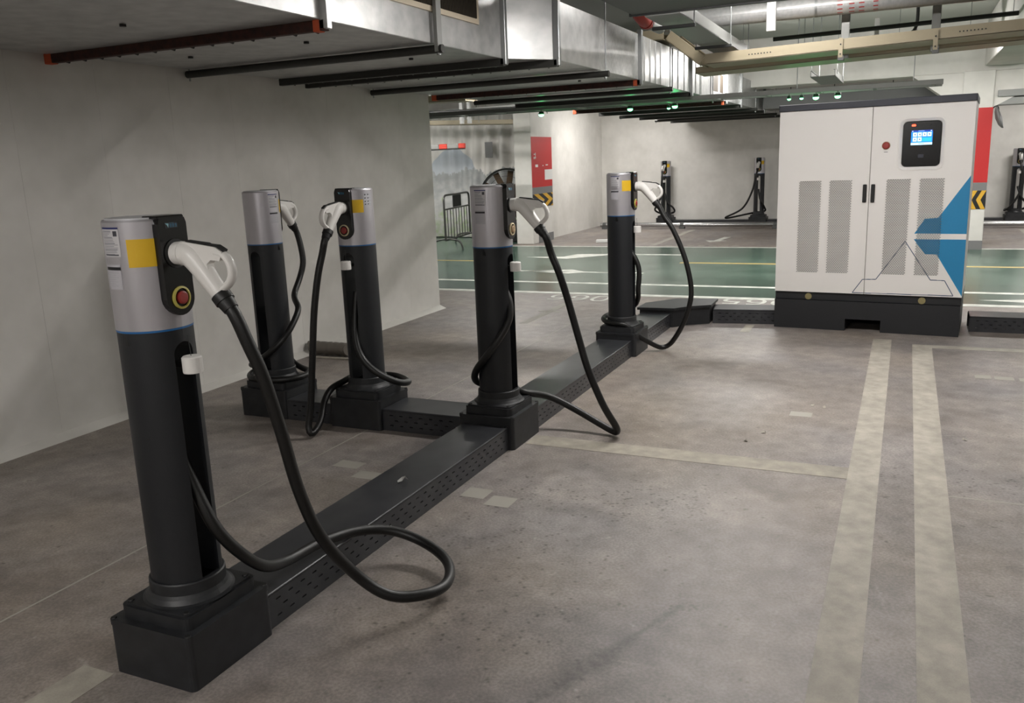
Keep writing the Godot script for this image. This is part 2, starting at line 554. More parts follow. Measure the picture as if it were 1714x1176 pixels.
func make_materials():
	mat("concrete", Color(1, 1, 1), 0.48)
	var fm = mats["concrete"]
	fm.albedo_texture = ImageTexture.create_from_image(floor_print())
	fm.detail_enabled = true
	fm.detail_blend_mode = BaseMaterial3D.BLEND_MODE_MUL
	fm.detail_uv_layer = BaseMaterial3D.DETAIL_UV_2
	fm.detail_albedo = ImageTexture.create_from_image(mottled(512, Color(0.75, 0.75, 0.75), Color(1, 1, 1), [[0.010, 5, 0.6], [0.10, 4, 0.9]], 0.20, 91))
	mat("plaster", Color(0.86, 0.85, 0.83), 0.7)
	tri_mat(mats["plaster"], mottled(256, Color(0.93, 0.93, 0.925), Color(1, 1, 1), [[0.012, 4, 1.2], [0.08, 2, 0.3]], 0.0, 4), 2.6)
	mat("ceiling_paint", Color(0.62, 0.63, 0.60), 0.85)
	mat("lane_green", Color(1, 1, 1), 0.24)
	tri_mat(mats["lane_green"], mottled(512, Color(0.21, 0.305, 0.26), Color(0.325, 0.41, 0.365), [[0.008, 4, 1.3], [0.03, 4, 0.7]], 0.05, 14), 5.0)
	mat("line_white", Color(1, 1, 1), 0.5)
	tri_mat(mats["line_white"], mottled(256, Color(0.70, 0.71, 0.68), Color(0.90, 0.90, 0.87), [[0.02, 4, 1.0]], 0.08, 16), 1.0)
	mat("line_worn", Color(1, 1, 1), 0.65)
	tri_mat(mats["line_worn"], mottled(512, Color(0.56, 0.54, 0.50), Color(0.72, 0.695, 0.645), [[0.006, 3, 0.5], [0.03, 5, 0.7]], 0.12, 18), 1.6)
	mat("line_old", Color(1, 1, 1), 0.65)
	tri_mat(mats["line_old"], mottled(512, Color(0.53, 0.51, 0.47), Color(0.675, 0.645, 0.59), [[0.006, 3, 0.5], [0.03, 5, 0.8]], 0.12, 19), 1.6)
	mat("line_faint", Color(0.62, 0.605, 0.57), 0.65)
	mat("line_yellow", Color(0.66, 0.58, 0.36), 0.5)
	mat("post_grey", Color(0.066, 0.076, 0.094), 0.5)
	mat("base_grey", Color(1, 1, 1), 0.5)
	tri_mat(mats["base_grey"], mottled(256, Color(0.085, 0.09, 0.10), Color(0.14, 0.145, 0.157), [[0.02, 4, 1.0]], 0.12, 21), 0.5)
	mat("trunk_grey", Color(1, 1, 1), 0.33, 0.15)
	tri_mat(mats["trunk_grey"], mottled(256, Color(0.18, 0.185, 0.20), Color(0.24, 0.245, 0.255), [[0.015, 5, 1.1]], 0.05, 22), 0.9)
	mat("silver", Color(0.74, 0.73, 0.75), 0.36, 0.75)
	mat("silver_cap", Color(0.74, 0.74, 0.75), 0.5, 0.3)
	mat("blue_ring", Color(0.10, 0.36, 0.58), 0.4)
	mat("black_gloss", Color(0.035, 0.035, 0.04), 0.22)
	mat("rubber", Color(0.022, 0.022, 0.021), 0.45)
	mat("black_plastic", Color(0.05, 0.05, 0.052), 0.5)
	mat("white_plastic", Color(0.86, 0.85, 0.835), 0.38)
	mat("button_red", Color(0.56, 0.17, 0.15), 0.45)
	mat("button_yellow", Color(0.72, 0.68, 0.34), 0.5)
	mat("button_beige", Color(0.62, 0.52, 0.40), 0.5)
	mat("ring_pale", Color(0.80, 0.74, 0.60), 0.5)
	mat("sticker_yellow", Color(0.82, 0.66, 0.08), 0.55)
	for kv in [["label_print", label_print()], ["lower_label", lower_label_print()], ["legend", legend_print()], ["logo", logo_print()]]:
		mat(kv[0], Color(1, 1, 1), 0.5).albedo_texture = ImageTexture.create_from_image(kv[1])
	mat("cabinet_print", Color(1, 1, 1), 0.42).albedo_texture = ImageTexture.create_from_image(front_print())
	mat("cabinet_white", Color(0.91, 0.90, 0.885), 0.42)
	mat("cabinet_navy", Color(0.145, 0.155, 0.20), 0.5)
	mat("cabinet_base", Color(0.095, 0.10, 0.113), 0.55)
	mat("brass", Color(0.62, 0.58, 0.42), 0.4, 0.6)
	var sc = mat("screen_glow", Color(0, 0, 0), 0.3)
	sc.emission_enabled = true
	sc.emission_texture = ImageTexture.create_from_image(screen_print())
	sc.emission = Color(0, 0, 0)
	sc.emission_energy_multiplier = 1.1
	var lr = mat("led_red", Color(0.3, 0.02, 0.02), 0.3)
	lr.emission_enabled = true; lr.emission = Color(1, 0.25, 0.15); lr.emission_energy_multiplier = 3.0
	var lg = mat("led_green", Color(0.1, 0.4, 0.2), 0.3)
	lg.emission_enabled = true; lg.emission = Color(0.45, 1.0, 0.66); lg.emission_energy_multiplier = 4.0
	mat("led_housing", Color(0.08, 0.26, 0.16), 0.4)
	var tg = mat("lamp_glow", Color(0.9, 0.9, 0.9), 0.4)
	tg.emission_enabled = true; tg.emission = Color(1.0, 0.985, 0.97); tg.emission_energy_multiplier = 60.0
	mat("lamp_white", Color(0.88, 0.88, 0.87), 0.5)
	mat("steel", Color(0.62, 0.63, 0.63), 0.42, 0.8)
	mat("galvanised", Color(1, 1, 1), 0.38, 0.35)
	tri_mat(mats["galvanised"], mottled(512, Color(0.62, 0.625, 0.625), Color(0.77, 0.77, 0.765), [[0.01, 3, 0.7], [0.06, 4, 0.8]], 0.03, 33), 1.4)
	mat("foil", Color(1, 1, 1), 0.34, 0.35)
	tri_mat(mats["foil"], mottled(256, Color(0.62, 0.625, 0.625), Color(0.76, 0.76, 0.755), [[0.02, 4, 1.0]], 0.02, 35), 0.9)
	mat("duct_dark", Color(0.36, 0.365, 0.36), 0.55, 0.3)  # shade of the supply duct underside is in this grey
	mat("rust", Color(1, 1, 1), 0.75)
	tri_mat(mats["rust"], mottled(256, Color(0.15, 0.07, 0.05), Color(0.27, 0.13, 0.095), [[0.03, 4, 1.2]], 0.1, 36), 0.4)
	mat("bar_dark", Color(0.23, 0.23, 0.22), 0.5, 0.4)
	mat("primer_orange", Color(0.74, 0.32, 0.18), 0.7)
	mat("tray_beige", Color(0.60, 0.56, 0.47), 0.5, 0.1)
	mat("tray_grey", Color(0.56, 0.565, 0.555), 0.45, 0.3)
	mat("pipe_black", Color(0.10, 0.105, 0.10), 0.5)
	mat("pipe_red", Color(0.62, 0.17, 0.14), 0.45)
	mat("grille_dark", Color(0.24, 0.21, 0.17), 0.6, 0.3)
	mat("cream", Color(0.84, 0.79, 0.70), 0.6)
	mat("sign_red", Color(0.70, 0.12, 0.12), 0.55)
	mat("chevron_yellow", Color(0.80, 0.62, 0.18), 0.55)
	mat("skirting_grey", Color(0.45, 0.45, 0.45), 0.6)
	mat("marker_white", Color(0.86, 0.86, 0.85), 0.6)
	var cl = mat("mural_sheet", Color(1, 1, 1), 0.7)
	cl.albedo_texture = ImageTexture.create_from_image(mural_print())
	mat("boom_grey", Color(0.52, 0.52, 0.51), 0.5)
	mat("boom_red", Color(0.74, 0.22, 0.16), 0.5)
	mat("fan_blade", Color(0.34, 0.27, 0.20), 0.5, 0.3)
	mat("chrome", Color(0.72, 0.72, 0.72), 0.25, 0.9)
	mat("barrier_steel", Color(0.33, 0.33, 0.32), 0.35, 0.6)
	mat("foil_wrap", Color(0.42, 0.40, 0.37), 0.5, 0.3)

# ---------------------------------------------------------------- the room
func build_setting():
	var fl = setting("floor")
	var st = new_st()
	var X0 = -14.0; var X1 = 9.0; var Z0 = -21.0; var Z1 = 5.0
	var UVM = func(p): return Vector2((p.x + 6.0) / 14.0, (p.z + 18.0) / 20.0)
	var top = [Vector3(X0, 0, Z0), Vector3(X1, 0, Z0), Vector3(X1, 0, Z1), Vector3(X0, 0, Z1)]
	for k in [0, 1, 2, 0, 2, 3]:
		st.set_uv(UVM.call(top[k])); st.set_uv2(Vector2(top[k].x, top[k].z) / 0.85); st.add_vertex(top[k])
	for e in [[0, 1, Vector3.FORWARD], [1, 2, Vector3.RIGHT], [2, 3, Vector3.BACK], [3, 0, Vector3.LEFT]]:
		poly(st, [top[e[0]], top[e[1]], top[e[1]] + Vector3.DOWN * 0.2, top[e[0]] + Vector3.DOWN * 0.2], e[2])
	poly(st, [top[0] + Vector3.DOWN * 0.2, top[1] + Vector3.DOWN * 0.2, top[2] + Vector3.DOWN * 0.2, top[3] + Vector3.DOWN * 0.2], Vector3.DOWN)
	part("slab", st, "concrete", fl)
	var ce = setting("ceiling")
	part("slab", span(Vector3(X0, 3.4, Z0), Vector3(X1, 3.6, Z1)), "ceiling_paint", ce)
	# left wall: plaster boards 0.6 m wide with fine joints
	var wl = setting("wall_left")
	part("core", span(Vector3(-5.0, 0, -8.372), Vector3(-4.795, 3.4, Z1)), "plaster", wl)
	var z = -8.38
	while z < Z1 - 0.1:
		var z2 = min(z + 0.612, Z1)
		part("wall_board", span(Vector3(-4.797, 0, z + 0.0002), Vector3(-4.78, 3.4, z2 - 0.0002), 0.0009), "plaster", wl)
		z = z2
	part("mortar_fillet", prisms([Vector2(-4.78, 0.0), Vector2(-4.70, 0.0), Vector2(-4.78, 0.035)], -8.38, Z1), "plaster", wl)
	var wf = setting("wall_far")
	part("core", span(Vector3(-6.72, 0, -20.2), Vector3(X1, 3.4, -20.0)), "plaster", wf)
	var wi = setting("wall_inner")
	part("core", span(Vector3(-6.95, 0, -20.0), Vector3(-6.72, 3.4, -16.48)), "plaster", wi)
	for w in [["wall_right", Vector3(X1, 0, Z0), Vector3(X1 + 0.2, 3.4, Z1)], ["wall_back", Vector3(X0, 0, Z1), Vector3(X1, 3.4, Z1 + 0.2)], ["wall_outer", Vector3(X0 - 0.2, 0, Z0), Vector3(X0, 3.4, Z1)], ["wall_rear", Vector3(X0, 0, -17.3), Vector3(-6.95, 3.4, -17.1)]]:
		part("core", span(w[1], w[2]), "plaster", setting(w[0]))
	# beam across the garage behind the lane
	var b = thing("ceiling_beam", "white painted concrete beam above the far edge of the green lane", "beam", Vector3(0, 2.64, -15.25))
	part("beam_body", span(Vector3(-6.6, 0, -0.25), Vector3(9.0, 0.76, 0.25), 0.01), "plaster", b)
	var b2 = thing("ceiling_beam", "white concrete beam running lengthwise above the pillar at right", "beam", Vector3(1.25, 2.72, -12))
	part("beam_body", span(Vector3(-0.3, 0, -3.0), Vector3(0.3, 0.68, 4.6), 0.01), "plaster", b2)

func line_box(fl, called, x0, z0, x1, z1, m, h = 0.0015):
	return part(called, span(Vector3(x0, 0.0002, z0), Vector3(x1, h, z1)), m, fl)

func build_floor_marks():
	var fl = get_node("floor")
	line_box(fl, "bay_line", -0.190, -7.76, -0.045, 1.5, "line_worn")
	line_box(fl, "bay_line", 0.112, -7.61, 0.257, 1.5, "line_worn")
	line_box(fl, "bay_line", 0.257, -7.61, 5.0, -7.50, "line_worn")
	line_box(fl, "bay_line", -1.93, -4.455, -0.190, -4.29, "line_old")
	line_box(fl, "bay_line", -2.43, -1.715, -2.29, 1.5, "line_worn")
	line_box(fl, "bay_line", -3.50, -8.97, -3.41, -7.73, "line_faint")
	line_box(fl, "bay_line", -3.57, -8.46, -3.33, -8.40, "line_faint")
	line_box(fl, "bay_line", -1.32, -8.15, -1.24, -7.80, "line_worn")
	line_box(fl, "bay_line", -4.25, -18.6, -4.13, -15.3, "line_faint")
	line_box(fl, "bay_line", -1.85, -18.6, -1.73, -15.3, "line_faint")
	line_box(fl, "bay_line", 1.95, -18.6, 2.07, -15.3, "line_faint")
	# saw cuts
	line_box(fl, "floor_joint", -2.985, -8.0, -2.975, 1.5, "line_faint", 0.0008)
	line_box(fl, "floor_joint", 0.257, -4.215, 5.0, -4.205, "line_faint", 0.0008)
	# green lane with its lines
	part("lane_paint", span(Vector3(-13.5, 0.0002, -15.02), Vector3(8.9, 0.0012, -9.72)), "lane_green", fl)
	line_box(fl, "lane_line", -13.5, -9.74, 8.9, -9.60, "line_white", 0.0022)
	part("lane_paint", span(Vector3(-13.5, 0.0002, -17.05), Vector3(-7.0, 0.0012, -15.02)), "lane_green", fl)
	line_box(fl, "lane_line", -6.95, -15.10, 8.9, -15.0, "line_white", 0.0022)
	line_box(fl, "lane_line", -13.5, -10.58, 8.9, -10.46, "line_white", 0.0022)
	line_box(fl, "lane_line", -4.6, -13.90, -3.3, -13.78, "line_white", 0.0022)
	line_box(fl, "lane_line", -5.2, -11.62, -4.4, -11.54, "line_white", 0.0022)
	line_box(fl, "lane_line", -4.0, -11.62, -3.3, -11.54, "line_white", 0.0022)
	line_box(fl, "lane_line", -13.0, -12.74, -6.4, -12.64, "line_yellow", 0.0022)
	line_box(fl, "lane_line", -3.08, -12.87, 8.9, -12.75, "line_yellow", 0.0022)
	part("lane_arrow", slab([Vector2(-5.85, -13.30), Vector2(-5.05, -13.12), Vector2(-4.5, -13.74), Vector2(-4.5, -13.88), Vector2(-5.1, -13.80), Vector2(-5.2, -13.42)], 0.0002, 0.0022), "line_white", fl)
	part("lane_arrow", slab([Vector2(-5.1, -11.56), Vector2(-4.46, -11.82), Vector2(-4.2, -11.62), Vector2(-3.7, -11.62), Vector2(-3.7, -11.52), Vector2(-4.2, -11.52), Vector2(-4.36, -11.38)], 0.0002, 0.0022), "line_white", fl)
	part("lane_arrow", slab([Vector2(0.75, -10.02), Vector2(1.2, -9.92), Vector2(1.2, -9.99), Vector2(1.7, -9.99), Vector2(1.7, -10.05), Vector2(1.2, -10.05), Vector2(1.2, -10.12)], 0.0002, 0.0022), "line_white", fl)
	part("bay_arrow", slab([Vector2(-3.27, -15.95), Vector2(-3.02, -16.25), Vector2(-3.14, -16.25), Vector2(-3.07, -16.95), Vector2(-3.2, -16.95), Vector2(-3.26, -16.25), Vector2(-3.42, -16.25)], 0.0002, 0.0018), "line_white", fl)
	# bay numbers, painted to be read from the lane
	for t in [["065", Vector3(-1.43, 0.001, -9.46), 0.36], ["066", Vector3(-3.45, 0.001, -9.36), 0.36]]:
		var tm := TextMesh.new()
		var sf := SystemFont.new()
		sf.font_names = PackedStringArray(["Droid Sans"])
		tm.font = sf
		tm.text = t[0]
		tm.font_size = 64
		tm.pixel_size = t[2] / 48.0
		tm.depth = 0.002
		var far = t[1].z < -12.0
		var o = inst("bay_number", tm, "line_white", fl)
		o.transform = Transform3D(Basis(Vector3.UP, 0.0 if far else PI) * Basis(Vector3.RIGHT, -PI / 2), t[1])
	for k in 7:
		line_box(fl, "worn_digit", -3.95 + k * 0.2, -15.36, -3.83 + k * 0.2, -15.22 - (k % 3) * 0.03, "line_faint", 0.0018)
	# ghost patches of scraped stencils
	for s in [[-2.72, -3.66, 0.16, 0.10], [-2.53, -3.55, 0.14, 0.10], [-1.86, -3.52, 0.13, 0.12], [-1.70, -3.46, 0.13, 0.12], [0.56, -6.62, 0.10, 0.09], [0.69, -6.61, 0.12, 0.09], [0.83, -6.60, 0.10, 0.09], [-0.52, -5.34, 0.13, 0.10], [-4.05, -5.05, 0.10, 0.09], [-3.80, -5.05, 0.10, 0.09]]:
		part("scraped_patch", span(Vector3(s[0] - s[2] * 0.5, 0.0002, s[1] - s[3] * 0.5), Vector3(s[0] + s[2] * 0.5, 0.0009, s[1] + s[3] * 0.5)), "line_faint", fl)

# ---------------------------------------------------------------- cable trunking
func trunk(label, a, b, with_end = false):
	# a, b: ends of the centre line on the floor
	var d = b - a
	var L = d.length()
	var t = thing("cable_raceway", label, "cable trunk", (a + b) * 0.5, atan2(d.x, d.z), "dark metal cable trunks between the posts")
	var w = 0.283; var h = 0.137
	part("cover", box(Vector3(0, h - 0.006, 0), Vector3(w, 0.012, L - 0.004), 0.003), "trunk_grey", t)
	for sgn in [-1.0, 1.0]:
		var st = new_st()
		var rows = []
		for r in 3:
			var y = 0.032 + r * 0.032
			var holes = []
			var x = -L * 0.5 + 0.05 + (0.035 if r == 1 else 0.0)
			while x < L * 0.5 - 0.06:
				holes.append([x, x + 0.024])
				x += 0.07
			rows.append([y, y + 0.006, holes])
		XF = Transform3D(Basis(Vector3.UP, PI / 2 * sgn), Vector3.ZERO)
		pierced(st, -L * 0.5, 0.0, L * 0.5, h - 0.012, w * 0.5 - 0.002, 0.004, rows)
		XF = Transform3D.IDENTITY
		part("slotted_side", st, "trunk_grey", t)
	return t

func build_trunking():
	trunk("long dark cable trunk on the floor between the two nearest posts", Vector3(-2.118, 0, -2.115), Vector3(-2.118, 0, -4.155))
	trunk("dark cable trunk leading from the middle post to the post by the lane", Vector3(-2.118, 0, -4.535), Vector3(-2.118, 0, -6.575))
	trunk("short dark cable trunk between the farthest near post and the corner joint", Vector3(-2.118, 0, -6.955), Vector3(-2.118, 0, -7.84))
	trunk("dark cable trunk from the middle post sideways to the post with the gun facing left", Vector3(-2.315, 0, -4.395), Vector3(-2.88, 0, -4.395))
	trunk("short dark cable trunk between the two posts nearest the white wall", Vector3(-3.26, 0, -4.395), Vector3(-3.62, 0, -4.395))
	trunk("dark cable trunk between the corner joint and the white cabinet", Vector3(-1.655, 0, -8.30), Vector3(-1.035, 0, -8.38))
	trunk("dark cable trunk leaving the white cabinet on its right", Vector3(0.56, 0, -8.41), Vector3(4.0, 0, -8.41))
	var e = thing("trunk_corner", "dark angled corner joint where the cable trunk turns to the cabinet", "trunk joint", Vector3(-1.95, 0, -8.1))
	var body = []
	for p in [[-2.275, -7.845], [-1.955, -7.865], [-1.855, -8.0], [-1.665, -8.13], [-1.675, -8.47], [-2.04, -8.40], [-2.27, -8.10]]:
		body.append(Vector2(p[0] + 1.95, p[1] + 8.1))
	part("joint_body", slab(body, 0.0, 0.165), "base_grey", e)
	var lid = []
	for p in [[-2.295, -7.825], [-1.94, -7.845], [-1.84, -7.975], [-1.645, -8.11], [-1.655, -8.49], [-2.05, -8.42], [-2.29, -8.11]]:
		lid.append(Vector2(p[0] + 1.95, p[1] + 8.1))
	part("joint_lid", slab(lid, 0.165, 0.188), "base_grey", e)
	trunk("dark cable trunk along the far wall between its two left posts", Vector3(-4.88, 0, -19.72), Vector3(-3.18, 0, -19.72))
	trunk("dark cable trunk along the far wall behind the cabinet", Vector3(-2.78, 0, -19.72), Vector3(1.78, 0, -19.72))
	trunk("dark cable trunk along the far wall at the right picture edge", Vector3(2.18, 0, -19.72), Vector3(4.6, 0, -19.72))

# ---------------------------------------------------------------- charging posts
const R = 0.1125

func slotted_column():
	var st = new_st()
	var hw = 0.038
	var ys = [0.300, 0.7, 1.057]
	for k in range(1, 8): ys.append(1.057 + hw * sin(PI / 2 * k / 7.0))
	var W = func(y): return hw if y <= 1.057 else sqrt(max(0.0, hw * hw - (y - 1.057) * (y - 1.057)))
	var n = 22
	for sg in [-1.0, 1.0]:
		for i in ys.size() - 1:
			var rows = []
			for y in [ys[i], ys[i + 1]]:
				var w = W.call(y)
				var a0 = asin(w / R)
				var row = []
				for k in n + 1:
					var a = lerpf(a0, PI - a0, float(k) / n)
					row.append(Vector3(R * cos(a), y, sg * R * sin(a)))
				rows.append(row)
			st.set_smooth_group(1)
			for k in n:
				for v in [rows[0][k], rows[1][k + 1], rows[0][k + 1], rows[0][k], rows[1][k], rows[1][k + 1]]: st.add_vertex(v)
			st.set_smooth_group(-1)
			poly(st, [rows[0][0], rows[0][n], rows[1][n], rows[1][0]], Vector3(0, 0, -sg))
	lathe(st, [[R, 1.095], [R, 1.135], [0.0, 1.135]], 48)
	return st

func make_post():
	var t = thing("charging_post", "", "charging post", Vector3.ZERO, 0.0, "charging posts with a silver head")
	# stepped foot
	var st = new_st()
	XF = Transform3D(Basis(Vector3.RIGHT, Vector3.BACK, Vector3.DOWN), Vector3.ZERO)
	prism(st, round_rect(-0.173, -0.190, 0.173, 0.190, 0.02, 4), -0.172, 0.0)
	prism(st, round_rect(-0.1755, -0.1925, 0.1755, 0.1925, 0.022, 4), -0.19, -0.172)
	XF = Transform3D.IDENTITY
	part("base_box", st, "base_grey", t)
	st = new_st()
	XF = Transform3D(Basis(Vector3.RIGHT, Vector3.BACK, Vector3.DOWN), Vector3.ZERO)
	prism(st, round_rect(-0.148, -0.163, 0.148, 0.163, 0.03, 5), -0.232, -0.19)
	prism(st, round_rect(-0.139, -0.154, 0.139, 0.154, 0.028, 5), -0.240, -0.232)
	XF = Transform3D.IDENTITY
	part("base_plate", st, "base_grey", t)
	part("collar", lathed([[0.150, 0.2385], [0.138, 0.244], [0.128, 0.258], [0.122, 0.27], [0.1215, 0.305], [0.118, 0.309], [0.100, 0.309]], 40), "base_grey", t)
	for sx in [-1, 1]:
		for sz in [-1, 1]:
			part("bolt", lathed_at([[0.0, 0.0035], [0.009, 0.0035], [0.0105, 0.0]], Vector3(0.120 * sx, 0.240, 0.136 * sz), 10), "black_plastic", t)
			part("bolt", lathed_at([[0.0, 0.0035], [0.009, 0.0035], [0.0105, 0.0]], Vector3(0.161 * sx, 0.190, 0.178 * sz), 10), "black_plastic", t)
	part("column", slotted_column(), "post_grey", t)
	part("ring", lathed([[0.100, 1.135], [R + 0.0012, 1.135], [R + 0.0012, 1.1415], [0.100, 1.1415]], 48), "blue_ring", t)
	part("head", lathed([[0.100, 1.1415], [R + 0.002, 1.1415], [R + 0.002, 1.468], [R - 0.001, 1.474], [0.0, 1.474]], 56), "silver", t)
	part("top_cap", lathed([[0.104, 1.474], [0.104, 1.479], [0.0, 1.480]], 48), "silver_cap", t)
	# black socket panel, wrapping over the top edge
	st = new_st()
	var pl = []
	for k in 13:
		var a = PI + PI * k / 12.0
		pl.append(Vector2(0.055 * cos(a), 1.233 + 0.055 * sin(a)))
	pl.append(Vector2(0.055, 1.458)); pl.append(Vector2(0.049, 1.474)); pl.append(Vector2(-0.049, 1.474)); pl.append(Vector2(-0.055, 1.458))
	XF = Transform3D(Basis(Vector3.UP, PI / 2), Vector3.ZERO)
	prism(st, pl, 0.075, 0.124)
	XF = Transform3D.IDENTITY
	cbox(st, Vector3(0.088, 1.476, 0), Vector3(0.066, 0.012, 0.106), 0.004)
	var pn = part("socket_panel", st, "black_gloss", t)
	part("logo", patch(1, 1, func(u, v): return Vector3(0.1246, 1.462 - v * 0.018, 0.030 - u * 0.050)), "logo", pn)
	part("socket", rods(Vector3(0.110, 1.368, 0), Vector3(0.128, 1.368, 0), 0.044, 28), "black_plastic", t)
	XF = Transform3D(Basis(Vector3.FORWARD, PI / 2), Vector3(0.124, 1.233, 0))
	var es = part("emergency_button", lathed([[0.035, 0.0], [0.035, 0.005], [0.0285, 0.007], [0.0285, 0.002]], 28), "button_yellow", t)
	part("button_cap", lathed([[0.020, 0.001], [0.020, 0.009], [0.015, 0.012], [0.0, 0.013]], 24), "button_red", es)
	XF = Transform3D.IDENTITY
	# white holder cup at the top of the slot
	st = lathed_at([[0.0, 0.0], [0.030, 0.0], [0.031, 0.004], [0.031, 0.048], [0.027, 0.052], [0.0, 0.052]], Vector3(0.137, 0.998, 0.0), 24)
	part("cable_hook", st, "white_plastic", t)
	part("hook_arm", box(Vector3(0.085, 1.02, 0), Vector3(0.05, 0.02, 0.024), 0.004), "black_plastic", t)
	part("hook_wire", rods(Vector3(0.135, 1.05, 0), Vector3(0.131, 1.115, 0), 0.0012, 6), "pipe_black", t)
	for y in [0.62, 0.80]:
		for s in [-1, 1]:
			var a = deg_to_rad(75.0)
			var p = Vector3(R * cos(a), y, s * R * sin(a))
			part("screw", rods(p * Vector3(0.97, 1, 0.97), p * Vector3(1.006, 1, 1.006), 0.004, 8), "black_plastic", t)
	return t

func lathed_at(prof, at, seg):
	var keep = XF
	XF = keep * Transform3D(Basis.IDENTITY, at)
	var st = lathed(prof, seg)
	XF = keep
	return st

func curved(a0, a1, y0, y1, r = R + 0.0028):
	return patch(10, 1, func(u, v):
		var a = deg_to_rad(lerpf(a1, a0, u))
		return Vector3(r * cos(a), lerpf(y1, y0, v), r * sin(a)))

func make_connector():
	var t = Node3D.new()
	t.name = "charging_cable"
	var cx = Vector3(0.128, 1.368, 0)
	var st = new_st()
	rod(st, cx, cx + Vector3(0.030, 0, 0), 0.034, 28, 0.0365)
	tube(st, smooth_path([Vector3(0.150, 1.368, 0), Vector3(0.178, 1.366, 0), Vector3(0.205, 1.342, 0), Vector3(0.245, 1.294, 0), Vector3(0.286, 1.243, 0)], 0.008), 0.0365, 20, 0.0345, func(u): return lerpf(1.0, 0.74, clampf(u * 1.4 - 0.3, 0.0, 1.0)))
	part("gun_body", st, "white_plastic", t)
	part("grip_web", prisms([Vector2(0.150, 1.400), Vector2(0.175, 1.4035), Vector2(0.293, 1.388), Vector2(0.318, 1.374), Vector2(0.306, 1.348), Vector2(0.272, 1.350), Vector2(0.256, 1.338), Vector2(0.262, 1.300), Vector2(0.25, 1.285), Vector2(0.175, 1.345)], -0.0145, 0.0145), "white_plastic", t)
	part("grip_loop", tubed(smooth_path([Vector3(0.285, 1.372, 0), Vector3(0.316, 1.364, 0), Vector3(0.336, 1.335, 0), Vector3(0.337, 1.304, 0), Vector3(0.322, 1.281, 0), Vector3(0.294, 1.262, 0)], 0.006), 0.0115, 12, 0.0165), "white_plastic", t)
	part("latch_strip", prisms([Vector2(0.176, 1.4035), Vector2(0.293, 1.388), Vector2(0.318, 1.374), Vector2(0.322, 1.380), Vector2(0.296, 1.394), Vector2(0.262, 1.397), Vector2(0.256, 1.400), Vector2(0.180, 1.408)], -0.009, 0.009), "black_plastic", t)
	part("screw", rods(Vector3(0.168, 1.392, 0.0138), Vector3(0.168, 1.392, 0.018), 0.004, 8), "black_plastic", t)
	var d = Vector3(0.63, -0.777, 0)
	var e = Vector3(0.283, 1.246, 0)
	st = new_st()
	rod(st, e, e + d * 0.026, 0.0305, 20)
	rod(st, e + d * 0.026, e + d * 0.056, 0.027, 20, 0.0235)
	part("strain_relief", st, "black_plastic", t)
	return t

func add_cable(proto, label, post, pts_world):
	var t = proto.duplicate()
	t.name = numbered("charging_cable")
	add_child(t)
	t.transform = post.transform
	tag(t, label, "charging cable", "white charging guns on black cables")
	var inv = post.transform.affine_inverse()
	var e = Vector3(0.283, 1.246, 0); var d = Vector3(0.63, -0.777, 0)
	var pts = [e + d * 0.04, e + d * 0.075]
	for p in pts_world: pts.append(inv * p)
	part("cable", tubed(smooth_path(pts, 0.02), 0.0205, 14), "rubber", t)
	return t

func around(c, deg, r, y):
	var a = deg_to_rad(deg)
	return Vector3(c.x + r * cos(a), y, c.z + r * sin(a))

